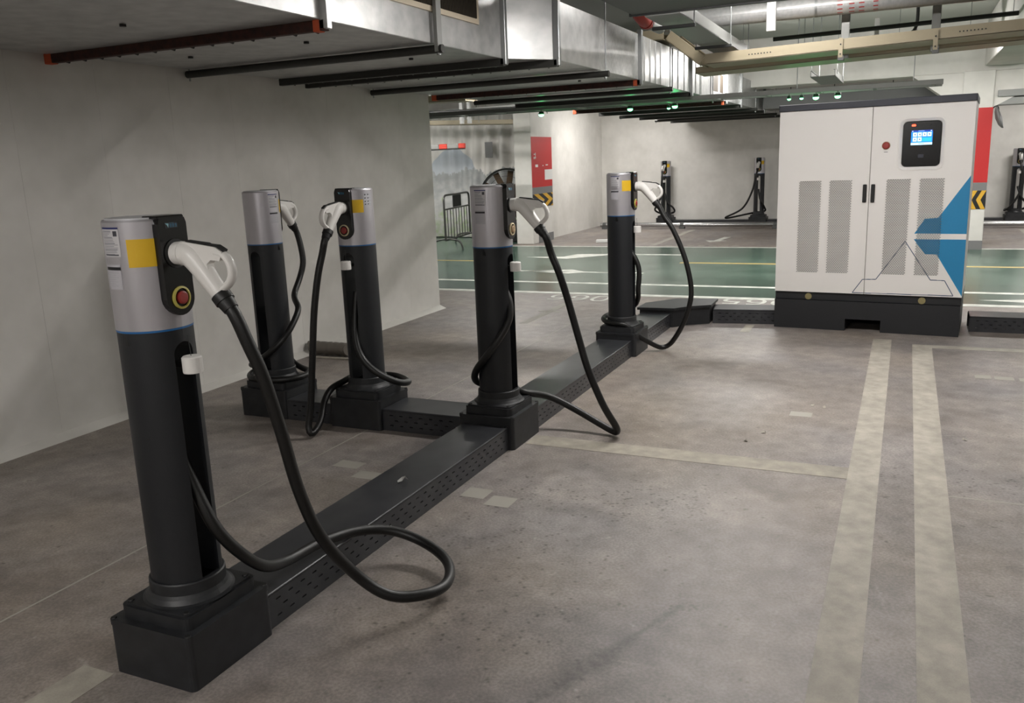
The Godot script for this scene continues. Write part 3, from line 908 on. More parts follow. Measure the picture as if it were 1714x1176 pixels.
func build_posts():
	var proto = make_post()
	var p1 = proto
	p1.set_meta("label", "nearest charging post, largest, with its gun plugged in at right")
	p1.position = Vector3(-2.127, 0, -1.922)
	var p3 = dup(proto, "charging post in the middle of the long trunk, with a beige round button", Vector3(-2.115, 0, -4.345), 0.0)
	var p4 = dup(proto, "charging post farthest along the trunk, next to the corner joint", Vector3(-2.115, 0, -6.765), 0.0)
	var p5 = dup(proto, "charging post whose black panel faces the viewer and whose gun points left", Vector3(-3.07, 0, -4.40), -PI / 2)
	var p2 = dup(proto, "charging post nearest the white wall, slot facing the viewer, gun behind", Vector3(-3.81, 0, -4.42), PI / 2)
	var f1 = dup(proto, "small far charging post at the left end of the far wall trunk", Vector3(-5.08, 0, -19.72), -PI / 2)
	var f2 = dup(proto, "small far charging post against the far wall left of the cabinet", Vector3(-2.98, 0, -19.72), -PI / 2)
	var f3 = dup(proto, "far charging post by the far wall at the right picture edge", Vector3(1.98, 0, -19.72), -PI / 2)
	var i = 0
	for p in [p1, p3, p4, p5, p2, f1, f2, f3]:
		part("info_label", curved(78, 116, 1.368, 1.455), "label_print", p)
		part("serial_label", curved(82, 115, 1.27, 1.345), "lower_label", p)
		part("symbol_legend", curved(-96, -64, 1.37, 1.45), "legend", p)
		if p in [p1, p4, p2]: part("yellow_sticker", curved(28, 68, 1.335, 1.418), "sticker_yellow", p)
		if p in [p5, f1, f2]: part("yellow_sticker", curved(-62, -27, 1.335, 1.412), "sticker_yellow", p)
	var eb = p3.get_node("emergency_button")
	eb.material_override = mats["ring_pale"]
	eb.get_node("button_cap").material_override = mats["button_beige"]
	eb = p5.get_node("emergency_button")
	eb.material_override = mats["ring_pale"]
	for f in [p2]:
		f.get_node("cable_hook").free(); f.get_node("hook_arm").free(); f.get_node("hook_wire").free()
	var con = make_connector()
	var V = func(a): return Vector3(a[0], a[1], a[2])
	var c = p1.position
	var path = []
	for a in [[-1.772, 1.10, -1.935], [-1.752, 1.0, -1.96], [-1.736, 0.809, -2.0], [-1.731, 0.592, -2.05], [-1.715, 0.40, -2.12], [-1.69, 0.20, -2.26], [-1.60, 0.10, -2.33], [-1.51, 0.07, -2.44], [-1.495, 0.06, -2.56], [-1.58, 0.06, -2.71], [-1.73, 0.08, -2.79], [-1.87, 0.12, -2.77], [-1.957, 0.155, -2.656], [-2.003, 0.178, -2.482], [-2.011, 0.19, -2.28], [-1.975, 0.25, -2.12], [-1.965, 0.36, -2.0], [-1.99, 0.47, -1.935], [-2.04, 0.60, -1.92], [-2.09, 0.75, -1.915], [-2.10, 0.95, -1.915]]: path.append(V.call(a))
	add_cable(con, "white gun and thick black cable looping on the floor by the nearest post", p1, path)
	c = p3.position
	path = []
	for a in [[-1.77, 1.10, -4.365], [-1.73, 1.0, -4.37], [-1.691, 0.84, -4.4], [-1.633, 0.6, -4.42], [-1.586, 0.427, -4.43], [-1.51, 0.219, -4.46], [-1.455, 0.07, -4.53], [-1.475, 0.026, -4.575], [-1.56, 0.05, -4.60], [-1.76, 0.13, -4.635], [-1.909, 0.2, -4.61]]: path.append(V.call(a))
	for q in [[-50, 0.165, 0.255], [-100, 0.15, 0.275], [-150, 0.145, 0.30], [-185, 0.145, 0.345], [-230, 0.14, 0.43], [-270, 0.138, 0.53], [-305, 0.135, 0.64], [-335, 0.125, 0.74], [-352, 0.095, 0.84]]: path.append(around(c, q[0], q[1], q[2]))
	path.append(Vector3(c.x + 0.03, 0.95, c.z))
	add_cable(con, "white gun and cable wrapped round the middle post, its bend touching the floor", p3, path)
	c = p4.position
	path = []
	for a in [[-1.755, 1.12, -6.765], [-1.688, 1.03, -6.765], [-1.59, 0.804, -6.765], [-1.535, 0.564, -6.765], [-1.55, 0.40, -6.765], [-1.62, 0.22, -6.79], [-1.73, 0.06, -6.87], [-1.80, 0.028, -6.86], [-1.87, 0.08, -6.77], [-1.97, 0.17, -6.68]]: path.append(V.call(a))
	for q in [[62, 0.16, 0.255], [90, 0.15, 0.262], [130, 0.15, 0.268], [165, 0.158, 0.28], [200, 0.155, 0.295], [250, 0.145, 0.32], [300, 0.14, 0.37], [340, 0.135, 0.45]]: path.append(around(c, q[0], q[1], q[2]))
	for a in [[0.140, 0.54], [0.150, 0.62], [0.145, 0.72], [0.11, 0.80], [0.05, 0.88]]: path.append(c + Vector3(a[0], a[1], 0))
	add_cable(con, "white gun with black cable curving down beside the post next to the corner joint", p4, path)
	c = p5.position
	path = []
	for a in [[-3.09, 1.12, -4.07], [-3.115, 1.0, -4.045], [-3.148, 0.783, -4.02], [-3.177, 0.496, -4.0], [-3.215, 0.195, -3.99], [-3.23, 0.07, -3.97], [-3.21, 0.027, -3.96], [-3.205, 0.05, -4.02], [-3.212, 0.1, -4.08], [-3.235, 0.17, -4.14], [-3.245, 0.24, -4.24]]: path.append(V.call(a))
	for q in [[160, 0.165, 0.262], [200, 0.15, 0.275], [250, 0.145, 0.27], [300, 0.20, 0.265], [345, 0.27, 0.262], [12, 0.27, 0.29], [38, 0.21, 0.36], [62, 0.155, 0.44], [80, 0.125, 0.54], [90, 0.09, 0.66], [90, 0.05, 0.85]]: path.append(around(c, q[0], q[1], q[2]))
	add_cable(con, "white gun pointing left, its cable hanging almost straight to the floor", p5, path)
	c = p2.position
	path = []
	for a in [[-3.79, 1.09, -4.755], [-3.778, 0.97, -4.75], [-3.785, 0.86, -4.70], [-3.76, 0.765, -4.60], [-3.66, 0.70, -4.51]]: path.append(V.call(a))
	for q in [[-5, 0.17, 0.63], [25, 0.175, 0.54], [50, 0.165, 0.47], [80, 0.145, 0.41], [115, 0.15, 0.36], [150, 0.17, 0.33], [185, 0.20, 0.30], [210, 0.18, 0.275], [180, 0.20, 0.262], [140, 0.185, 0.258], [95, 0.175, 0.258], [50, 0.20, 0.26], [15, 0.235, 0.262], [-20, 0.22, 0.268], [-60, 0.155, 0.28], [-90, 0.13, 0.34], [-90, 0.10, 0.50], [-90, 0.03, 0.7]]: path.append(around(c, q[0], q[1], q[2]))
	add_cable(con, "white gun behind the post by the white wall, cable coiled round its foot", p2, path)
	c = f1.position
	path = [c + Vector3(0, 1.05, 0.36), c + Vector3(-0.06, 0.6, 0.33), c + Vector3(-0.20, 0.40, 0.22)]
	for q in [[190, 0.17, 0.30], [250, 0.16, 0.27], [320, 0.2, 0.30], [20, 0.22, 0.40], [60, 0.14, 0.55], [90, 0.08, 0.75]]: path.append(around(c, q[0], q[1], q[2]))
	add_cable(con, "small gun and cable on the far post at the left end of the far trunk", f1, path)
	c = f2.position
	path = [c + Vector3(-0.02, 1.10, 0.36), c + Vector3(-0.1, 0.75, 0.36), c + Vector3(-0.3, 0.40, 0.34), c + Vector3(-0.68, 0.20, 0.24), c + Vector3(-0.60, 0.19, 0.21), c + Vector3(-0.3, 0.25, 0.2), around(c, 200, 0.16, 0.27), around(c, 260, 0.15, 0.28), around(c, 330, 0.15, 0.32), around(c, 30, 0.145, 0.42), around(c, 70, 0.13, 0.6), around(c, 90, 0.08, 0.8)]
	add_cable(con, "far gun whose cable swings out left above the far wall trunk", f2, path)
	c = f3.position
	path = [c + Vector3(0.02, 1.10, 0.36), c + Vector3(0.05, 0.75, 0.36), c + Vector3(-0.1, 0.40, 0.34), c + Vector3(-0.2, 0.30, 0.24)]
	for q in [[190, 0.17, 0.30], [250, 0.16, 0.27], [320, 0.2, 0.30], [20, 0.2, 0.40], [60, 0.14, 0.55], [90, 0.08, 0.75]]: path.append(around(c, q[0], q[1], q[2]))
	add_cable(con, "far gun and cable on the post at the right picture edge", f3, path)
	con.free()

# ---------------------------------------------------------------- white charger cabinet
func build_cabinet():
	var w = 1.5412; var hw = w * 0.5; var dep = 0.80; var fz = dep * 0.5
	var turn = -0.0810559
	var ctr = Vector3(-0.99816, 0, -8.11763) + Vector3(cos(-turn), 0, sin(-turn)) * hw + Vector3(sin(turn), 0, -cos(turn)) * fz
	var t = thing("charger_cabinet", "tall white charger cabinet with blue print and a lit screen", "cabinet", ctr, turn)
	# plinth with a fork opening
	var st = new_st()
	var base_pl = [Vector2(-hw + 0.002, 0.0), Vector2(-0.148, 0.0), Vector2(-0.148, 0.108), Vector2(0.148, 0.108), Vector2(0.148, 0.0), Vector2(hw - 0.006, 0.0), Vector2(hw - 0.006, 0.265), Vector2(-hw + 0.002, 0.265)]
	prism(st, base_pl, -fz + 0.12, fz - 0.004)
	cbox(st, Vector3(-0.002, 0.1325, -fz + 0.06), Vector3(w - 0.008, 0.265, 0.12))
	part("plinth", st, "cabinet_base", t)
	part("plinth_strip", box(Vector3(0, 0.301, 0), Vector3(w - 0.006, 0.070, dep - 0.05), 0.003), "cabinet_base", t)
	for x in [-0.472, 0.466]:
		var bt = part("bolt", rods(Vector3(x, 0.298, fz - 0.028), Vector3(x, 0.298, fz - 0.012), 0.029, 20), "brass", t)
		part("bolt_head", rods(Vector3(x, 0.298, fz - 0.012), Vector3(x, 0.298, fz - 0.004), 0.012, 6), "brass", bt)
	# hollow shell behind the doors
	for q in [[Vector3(-hw + 0.002, 0.338, -fz), Vector3(-hw + 0.02, 1.936, fz - 0.022)], [Vector3(hw - 0.02, 0.338, -fz), Vector3(hw - 0.002, 1.936, fz - 0.022)], [Vector3(-hw + 0.02, 0.338, -fz), Vector3(hw - 0.02, 1.936, -fz + 0.02)], [Vector3(-hw + 0.02, 1.916, -fz + 0.02), Vector3(hw - 0.02, 1.936, fz - 0.022)], [Vector3(-hw + 0.02, 0.338, -fz + 0.02), Vector3(hw - 0.02, 0.358, fz - 0.022)]]:
		part("shell_panel", span(q[0], q[1], 0.002), "cabinet_white", t)
	part("added_vent_backing", span(Vector3(-hw + 0.03, 0.37, -0.02), Vector3(hw - 0.03, 1.90, 0.0)), "steel", t)  # unseen plate, added so the vent holes stand out darker
	part("inner_frame", span(Vector3(-0.02, 0.358, fz - 0.06), Vector3(0.02, 1.916, fz - 0.024)), "cabinet_white", t)
	part("roof_cap", box(Vector3(0, 1.964, 0.005), Vector3(w + 0.006, 0.056, dep + 0.03), 0.004), "cabinet_navy", t)
	# doors: pierced sheets that carry the print
	var k = Vector2(960.0 / 620.0, 994.0 / 620.0)
	var uvf = func(p): return Vector2((p.x + 0.7706) / k.x, (1.938 - p.y) / k.y)
	var vents = [[-0.587, -0.393], [-0.330, -0.138], [0.131, 0.324], [0.387, 0.580]]
	for s in 2:
		st = new_st()
		var x0 = -hw + 0.003 if s == 0 else 0.003
		var x1 = -0.003 if s == 0 else hw - 0.003
		var rows = []
		var n = 74
		var y0 = 0.520; var y1 = 1.332
		var hole_h = (y1 - y0) / n
		for r in n:
			var holes = []
			for v in vents.slice(s * 2, s * 2 + 2):
				var pitch = (v[1] - v[0]) / 10.5
				for c in 10:
					var hx = v[0] + pitch * (c + (0.5 if r % 2 else 0.0))
					holes.append([hx + pitch * 0.13, hx + pitch * 0.87])
			var yy = y0 + r * hole_h
			rows.append([yy + hole_h * 0.18, yy + hole_h * 0.80, holes])
		# the screen recess is a real opening in the right door
		if s == 1:
			rows.append([1.415, 1.815, [[0.222, 0.548]]])
		pierced(st, x0, 0.340, x1, 1.936, fz, 0.002, rows, uvf)
		var put = func(a, b, out):
			var q = [Vector3(a.x, a.y, fz), Vector3(b.x, b.y, fz), Vector3(b.x, b.y, fz - 0.022), Vector3(a.x, a.y, fz - 0.022)]
			var nn = (q[1] - q[0]).cross(q[2] - q[0])
			if nn.dot(out) < 0.0: q = [q[0], q[3], q[2], q[1]]
			for j in [0, 2, 1, 0, 3, 2]:
				st.set_uv(uvf.call(q[j])); st.add_vertex(q[j])
		put.call(Vector2(x0, 0.340), Vector2(x1, 0.340), Vector3.DOWN)
		put.call(Vector2(x0, 1.936), Vector2(x1, 1.936), Vector3.UP)
		put.call(Vector2(x0, 0.340), Vector2(x0, 1.936), Vector3.LEFT)
		put.call(Vector2(x1, 0.340), Vector2(x1, 1.936), Vector3.RIGHT)
		var dr = part("door", st, "cabinet_print", t)
		var hx2 = -0.035 if s == 0 else 0.031
		var hd = part("handle", box(Vector3(hx2, 1.216, fz + 0.009), Vector3(0.031, 0.154, 0.018), 0.005), "black_plastic", dr)
		hd.set_meta("label", "black swing handle")
		if s == 1:
			dress_right_door(dr, fz)

func dress_right_door(dr, fz):
	# moulded surround of the screen: a rounded frame sloping into a shallow recess
	var st = new_st()
	var rings = []
	for r in [[0.205, 1.398, 0.560, 1.832, 0.055, 0.002], [0.216, 1.408, 0.552, 1.822, 0.050, 0.005], [0.238, 1.430, 0.532, 1.800, 0.038, -0.012]]:
		var ring = []
		for p in round_rect(r[0], r[1], r[2], r[3], r[4], 6): ring.append(Vector3(p.x, p.y, fz + r[5]))
		rings.append(ring)
	var outer = []
	for p in round_rect(0.205, 1.398, 0.560, 1.832, 0.055, 6): outer.append(Vector3(p.x, p.y, fz))
	rings.push_front(outer)
	for i in rings.size() - 1:
		st.set_smooth_group(i + 1)
		for j in outer.size():
			var j2 = (j + 1) % outer.size()
			poly(st, [rings[i][j], rings[i][j2], rings[i + 1][j2], rings[i + 1][j]], Vector3.BACK)
	part("screen_surround", st, "cabinet_white", dr)
	var pn = part("control_panel", prisms(round_rect(0.240, 1.436, 0.526, 1.794, 0.032, 6), fz - 0.02, fz - 0.006), "black_gloss", dr)
	var sc = part("screen", patch(1, 1, func(u, v): return Vector3(lerpf(0.303, 0.464, u), lerpf(1.726, 1.607, v), fz - 0.0055)), "screen_glow", pn)
	sc.set_meta("label", "lit blue touch screen with white tiles")
	part("red_indicator_light", prisms(round_rect(0.303, 1.758, 0.335, 1.775, 0.008, 3), fz - 0.006, fz - 0.003), "led_red", pn)
	for x in [0.382, 0.448]:
		part("indicator_lens", rods(Vector3(x, 1.767, fz - 0.006), Vector3(x, 1.767, fz - 0.004), 0.008, 12), "black_plastic", pn)
	part("card_reader", prisms(round_rect(0.362, 1.503, 0.406, 1.531, 0.004, 2), fz - 0.006, fz - 0.0045), "cabinet_navy", pn)
	var l := OmniLight3D.new()
	l.name = "screen_light"
	l.light_color = Color(0.45, 0.75, 1.0)
	l.light_energy = 0.0012
	l.light_size = 0.06
	l.omni_range = 10.0
	l.omni_attenuation = 2.0
	l.shadow_enabled = true
	pn.add_child(l)
	l.position = Vector3(0.383, 1.667, fz + 0.05)
	XF = Transform3D(Basis(Vector3.RIGHT, PI / 2), Vector3(0.115, 1.612, fz))
	var es = part("emergency_button", lathed([[0.033, 0.0], [0.033, 0.003], [0.029, 0.004]], 24), "button_beige", dr)
	part("button_cap", lathed([[0.0285, 0.003], [0.0285, 0.016], [0.022, 0.021], [0.0, 0.022]], 24), "button_red", es)
	XF = Transform3D.IDENTITY
	part("button_caption", span(Vector3(0.100, 1.556, fz), Vector3(0.130, 1.561, fz + 0.0006)), "skirting_grey", dr)

# ---------------------------------------------------------------- the big duct over the posts
func build_main_duct():
	var t = thing("ventilation_duct", "long galvanised ventilation duct above the posts, running to the far wall", "duct", Vector3(-3.6, 2.33, -8))
	var o = Vector3(3.6, -2.33, 8.0)
	var S = func(a, b): return span(a + o, b + o, 0.004)
	var xl = -4.72
	# sections between joints
	var joints = [-3.75, -5.88]
	part("duct_section", S.call(Vector3(xl, 2.33, -3.75), Vector3(-2.72, 2.76, 3.5)), "foil", t)
	part("duct_section", S.call(Vector3(xl, 2.33, -5.88), Vector3(-2.72, 2.76, -3.75)), "foil", t)
	# widening piece
	var st = new_st()
	var pl = [Vector2(xl, -5.88), Vector2(-2.72, -5.88), Vector2(-2.44, -6.22), Vector2(xl, -6.22)]
	XF = Transform3D(Basis.IDENTITY, o) * Transform3D(Basis(Vector3.RIGHT, Vector3.BACK, Vector3.DOWN), Vector3.ZERO)
	prism(st, pl, -2.76, -2.33)
	XF = Transform3D.IDENTITY
	part("duct_section", st, "foil", t)
	var zs = [-6.22, -7.25, -8.42, -9.45, -10.6, -11.7, -12.8, -14.0, -15.2, -16.4, -17.6, -18.8, -19.7]
	for i in zs.size() - 1:
		part("duct_section", S.call(Vector3(xl, 2.33, zs[i + 1]), Vector3(-2.44, 2.755, zs[i])), "foil" if i in [0, 2, 5] else "galvanised", t)
	# standing seams on the shiny stretch
	for z in [-8.62, -8.83, -9.04, -9.24, -9.75, -10.0, -10.3, -10.9, -11.2]:
		part("standing_seam", S.call(Vector3(-2.445, 2.335, z - 0.008), Vector3(-2.432, 2.75, z + 0.008)), "galvanised", t)
	# flanged joints: an angle bar below and one up the side, with bolts
	var fl = [[-3.75, -2.70, "rust"], [-5.88, -2.70, "bar_dark"], [-6.22, -2.42, "bar_dark"], [-8.42, -2.42, "rust"], [-10.6, -2.42, "bar_dark"], [-12.8, -2.42, "rust"], [-14.0, -2.42, "bar_dark"], [-16.4, -2.42, "bar_dark"], [-18.8, -2.42, "bar_dark"]]
	for f in fl:
		var z = f[0]; var xr = f[1]
		var bar = part("flange_bar", S.call(Vector3(xl - 0.02, 2.278, z - 0.022), Vector3(xr, 2.332, z + 0.022)), f[2], t)
		part("flange_upright", S.call(Vector3(xr - 0.03, 2.285, z - 0.022), Vector3(xr + 0.018, 2.79, z + 0.022)), "steel" if f[2] != "rust" or z < -5 else "foil", t)
		if f[2] == "rust":
			for e in [[xl - 0.03, xl + 0.03], [xr - 0.07, xr - 0.03]]:
				part("primer_end", S.call(Vector3(e[0], 2.274, z - 0.026), Vector3(e[1], 2.334, z + 0.026)), "primer_orange", bar)
		if z > -9.0:
			var n = 14
			for k in n:
				var x = lerpf(xl + 0.08, xr - 0.1, float(k) / (n - 1))
				part("bolt", rods(Vector3(x, 2.292, z - 0.020) + o, Vector3(x, 2.284, z - 0.062) + o, 0.008, 6), "pipe_black", bar)
	# insulation pins under the near stretch
	for p in [[-4.35, -3.15], [-3.55, -3.25], [-4.2, -4.35], [-3.25, -4.3], [-3.2, -5.4], [-3.4, -6.6], [-3.0, -7.6], [-2.9, -8.0], [-3.9, -7.4]]:
		part("insulation_pin", rods(Vector3(p[0], 2.331, p[1]) + o, Vector3(p[0], 2.318, p[1]) + o, 0.016, 8), "pipe_black", t)
	# side grille
	var gr = part("grille_frame", prisms_x(-2.72, [[-4.38, 2.515], [-5.50, 2.515], [-5.50, 2.72], [-4.38, 2.72]], 0.012, o), "cream", t)
	part("grille_core", S.call(Vector3(-2.722, 2.545, -5.46), Vector3(-2.7065, 2.70, -4.42)), "grille_dark", gr)
	var z2 = -5.455
	while z2 < -4.42:
		part("louvre", S.call(Vector3(-2.709, 2.547, z2 - 0.004), Vector3(-2.700, 2.698, z2 + 0.004)), "grille_dark", gr)
		z2 += 0.02
	# far grille on the side
	gr = part("grille_frame", prisms_x(-2.44, [[-11.78, 2.37], [-12.66, 2.37], [-12.66, 2.70], [-11.78, 2.70]], 0.012, o), "foil", t)
	part("grille_core", S.call(Vector3(-2.44, 2.42, -12.22), Vector3(-2.425, 2.66, -11.84)), "grille_dark", gr)
	part("grille_core", S.call(Vector3(-2.44, 2.42, -12.58), Vector3(-2.425, 2.66, -12.36)), "grille_dark", gr)
	# trapeze hangers: channel under the duct, rods or straps at its ends
	var hz = [[-4.88, -2.66, "strap"], [-7.25, -2.36, "rod"], [-9.45, -2.36, "rod"], [-11.7, -2.36, "rod"], [-15.2, -2.36, "rod"], [-17.6, -2.36, "rod"]]
	var names = ["nearest, with a flat strap", "second from the viewer", "third from the viewer", "fourth, above the lane", "fifth, beyond the lane", "last, near the far wall"]
	for i in hz.size():
		var z = hz[i][0]; var xr = hz[i][1]
		var h = thing("duct_hanger", "steel trapeze hanger bar under the duct, " + names[i], "hanger", Vector3(-3.6, 2.25, z), 0.0, "duct hangers")
		var st2 = new_st()
		rod(st2, Vector3(xl - 0.04 + 3.6, 0.048, 0), Vector3(xr + 3.6, 0.048, 0), 0.026, 12)
		part("channel", st2, "bar_dark", h)
		for x in [xl - 0.02, xr - 0.03]:
			if hz[i][2] == "strap" and x > -4:
				part("strap", span(Vector3(x - 0.012 + 3.6, 0.03, -0.03), Vector3(x + 0.012 + 3.6, 1.15, 0.03)), "tray_grey", h)
			else:
				part("hanger_rod", rods(Vector3(x + 3.6, 0.0, 0), Vector3(x + 3.6, 1.15, 0), 0.006, 8), "steel", h)
		part("nut", rods(Vector3(xr - 0.03 + 3.6, 0.012, 0), Vector3(xr - 0.03 + 3.6, 0.03, 0), 0.013, 6), "steel", h)

# outline in (z, y) standing on the plane x = px, thickness towards +x
func prisms_x(px, zy, th, o):
	var st = new_st()
	var pl = []
	for p in zy: pl.append(Vector2(-p[0], p[1]))
	XF = Transform3D(Basis.IDENTITY, o) * Transform3D(Basis(Vector3.UP, PI / 2), Vector3(px, 0, 0))
	prism(st, pl, 0.0, th)
	XF = Transform3D.IDENTITY
	return st

# open cable tray between two points at the height of its floor
func tray(label, a, b, w, h, m, called = "cable_tray", perf = true):
	var d = b - a
	var L = d.length()
	var t = thing(called, label, "cable tray", (a + b) * 0.5)
	t.transform.basis = Basis(d.normalized(), Vector3.UP, Vector3.ZERO).orthonormalized() if false else tray_basis(d.normalized())
	part("tray_floor", box(Vector3(0, 0.004, 0), Vector3(L, 0.008, w)), m, t)
	for s in [-1, 1]:
		part("tray_side", box(Vector3(0, h * 0.5, (w * 0.5 - 0.004) * s), Vector3(L, h, 0.008), 0.002), m, t)
		part("tray_lip", box(Vector3(0, h - 0.004, (w * 0.5 - 0.014) * s), Vector3(L, 0.008, 0.02)), m, t)
	if a.x < -6 or a.z < -13:
		for x in [-L * 0.35, L * 0.35]:
			for sz in [-1, 1]:
				part("hanger_rod", rods(Vector3(x, h * 0.5, (w * 0.5 + 0.006) * sz), Vector3(x, 3.4 - t.position.y, (w * 0.5 + 0.006) * sz), 0.005, 6), "steel", t)
	if perf:
		var x = -L * 0.5 + 0.45
		while x < L * 0.5 - 0.4:
			for k in 8:
				part("splice_bolt", rods(Vector3(x + k * 0.03, h * 0.5, w * 0.5 - 0.001), Vector3(x + k * 0.03, h * 0.5, w * 0.5 + 0.004), 0.007, 6), "pipe_black", t)
			x += 1.9
	return t

func tray_basis(dir):
	var z = dir.cross(Vector3.UP).normalized()
	return Basis(dir, z.cross(dir), z)

func build_overhead():
	# wide duct at the top edge, its shaded underside put into the colour
	var t = thing("supply_duct", "wide duct at the top edge of the picture, underside shade put into its dark colour", "duct", Vector3(-0.4, 2.70, -3.4))
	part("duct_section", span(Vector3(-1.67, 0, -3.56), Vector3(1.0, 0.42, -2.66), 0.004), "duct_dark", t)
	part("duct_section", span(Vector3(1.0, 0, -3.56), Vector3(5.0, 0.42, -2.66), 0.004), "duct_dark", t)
	part("end_flange", span(Vector3(-1.69, -0.012, -3.58), Vector3(5.0, 0.03, -3.55)), "pipe_black", t)
	for x in [-1.3, 0.9, 3.2]:
		part("hanger_rod", rods(Vector3(x, 0.42, -3.1), Vector3(x, 0.70, -3.1), 0.006, 6), "steel", t)
	# beige trays crossing in front of the lane
	var a = Vector3(-1.985, 2.506, -9.52); var b = Vector3(4.5, 2.66, -9.52)
	tray("beige cable tray crossing above the cabinet, nearer of two", a, b, 0.46, 0.105, "tray_beige")
	tray("dull beige cable tray crossing above the cabinet, farther of two", Vector3(-2.2, 2.470, -10.06), Vector3(4.5, 2.63, -10.06), 0.46, 0.07, "tray_beige", "cable_tray", false)
	tray("sloping beige tray piece that climbs over the big duct", Vector3(-2.405, 2.79, -9.52), Vector3(-2.05, 2.508, -9.52), 0.46, 0.105, "tray_beige", "cable_tray", false)
	tray("beige cable tray lying above the big duct", Vector3(-4.7, 2.79, -9.52), Vector3(-2.42, 2.79, -9.52), 0.46, 0.105, "tray_beige", "cable_tray", false)
	# grey tray running lengthwise
	tray("grey metal cable tray running away from the dark duct", Vector3(-1.83, 2.65, -10.1), Vector3(-1.83, 2.68, -6.98), 0.28, 0.10, "tray_grey", "cable_tray", false)
	for z in [-7.35, -8.95, -9.98]:
		var h = thing("tray_bracket", "thin bracket under the grey lengthwise tray, %s" % ("nearest" if z > -8 else ("middle" if z > -9.5 else "farthest")), "bracket", Vector3(-1.83, 2.62, z), 0.0, "tray brackets")
		part("bracket_bar", box(Vector3(0, 0.014, 0), Vector3(0.36, 0.028, 0.03), 0.003), "pipe_black", h)
		for s in [-1, 1]:
			part("hanger_rod", rods(Vector3(0.17 * s, 0.0, 0), Vector3(0.17 * s, 0.78, 0), 0.005, 8), "steel", h)
	# steel posts and clamps that carry the beige trays
	for q in [[-0.66, "nearer the middle"], [0.17, "right of the middle"], [1.1, "at the right picture edge"]]:
		var h = thing("tray_hanger", "grey metal post holding the beige cable tray, " + q[1], "hanger", Vector3(q[0], 2.40, -9.78), 0.0, "tray hangers")
		part("post", span(Vector3(-0.04, 0.10, -0.03), Vector3(0.04, 1.0, 0.03), 0.004), "tray_grey", h)
		part("clamp_plate", span(Vector3(-0.025, 0.07, 0.495), Vector3(0.015, 0.25, 0.503)), "tray_beige", h)
		part("clamp_foot", span(Vector3(-0.03, 0.04, 0.44), Vector3(0.03, 0.085, 0.50), 0.003), "duct_dark", h)
		for y in [0.10, 0.19]:
			part("bolt", rods(Vector3(-0.005, y, 0.502), Vector3(-0.005, y, 0.51), 0.008, 6), "pipe_black", h)
	# round silver pipe
	t = thing("insulated_pipe", "thick silver pipe with red markings near the ceiling", "pipe", Vector3(0.4, 3.0, -9.6))
	part("pipe_shell", rods(Vector3(-2.9, 0, 0), Vector3(4.5, 0, 0), 0.095, 28), "galvanised", t)
	for x in [-1.75, -1.33, 0.3, 1.9]:
		part("clamp", rods(Vector3(x - 0.012, 0, 0), Vector3(x + 0.012, 0, 0), 0.099, 28), "steel", t)
	for x in [-1.13, -1.02, -0.93, -0.80]:
		part("red_mark", patch(1, 5, arc_patch.bind(x, 0.05 if x < -0.9 else 0.045)), "pipe_red", t)
	part("drop_bracket", span(Vector3(-1.80, -0.20, 0.10), Vector3(-1.71, 0.16, 0.13), 0.003), "lamp_white", t)
	part("hanger_rod", rods(Vector3(-1.75, 0.1, 0.0), Vector3(-1.75, 0.4, 0.0), 0.006, 8), "steel", t)
	part("hanger_rod", rods(Vector3(1.9, 0.1, 0.0), Vector3(1.9, 0.4, 0.0), 0.006, 8), "steel", t)
	# black pipes above the beige tray
	t = thing("black_pipe", "black pipe above the beige tray, upper of two", "pipe", Vector3(0.5, 2.86, -10.7))
	part("pipe_run", rods(Vector3(-2.0, 0, 0), Vector3(4.0, 0.10, 0), 0.024, 12), "pipe_black", t)
	for x in [-1.2, 0.4]: part("hanger_rod", rods(Vector3(x, 0.03, 0), Vector3(x, 0.54, 0), 0.004, 6), "steel", t)
	t = thing("black_pipe", "thinner black pipe that bends up to the ceiling", "pipe", Vector3(0.5, 2.80, -10.85))
	part("pipe_run", tubed(smooth_path([Vector3(-2.0, -0.02, 0), Vector3(-1.0, 0.0, 0), Vector3(-0.62, 0.005, 0), Vector3(-0.53, 0.03, 0), Vector3(-0.50, 0.12, 0), Vector3(-0.50, 0.35, 0), Vector3(-0.50, 0.6, 0)], 0.03), 0.018, 10), "pipe_black", t)
	part("pipe_tee", span(Vector3(-0.93, -0.02, -0.03), Vector3(-0.88, 0.20, 0.03), 0.004), "lamp_white", t)
	# red fire pipe elbow beside the duct
	t = thing("fire_pipe", "red fire pipe elbow between the two ducts", "pipe", Vector3(-2.21, 2.80, -7.75))
	part("pipe_bend", tubed(smooth_path([Vector3(-0.02, 0.5, 0.3), Vector3(-0.02, 0.18, 0.2), Vector3(-0.02, 0.05, 0.12), Vector3(0.0, -0.01, 0.0), Vector3(0.0, -0.02, -0.12)], 0.02), 0.06, 16), "pipe_red", t)
	part("coupling", rods(Vector3(0, -0.02, -0.10), Vector3(0, -0.02, -0.17), 0.068, 16), "pipe_red", t)
	part("pipe_run", rods(Vector3(0, -0.02, -0.17), Vector3(0, -0.02, -0.6), 0.056, 16), "tray_grey", t)
	# low double channel across the lane with green bay lights
	t = thing("lamp_channel", "low grey metal channel crossing under the duct, carrying green lights", "channel", Vector3(-2, 2.235, -11))
	part("channel_rail", span(Vector3(-7.0, 0.02, 0.06), Vector3(2.3, 0.075, 0.10), 0.003), "tray_grey", t)
	part("channel_rail", span(Vector3(-7.0, 0.02, -0.30), Vector3(2.3, 0.075, -0.26), 0.003), "tray_grey", t)
	for i in 16:
		var x = -6.8 + i * 0.6
		part("rung", span(Vector3(x - 0.02, 0.02, -0.26), Vector3(x + 0.02, 0.035, 0.06)), "tray_grey", t)
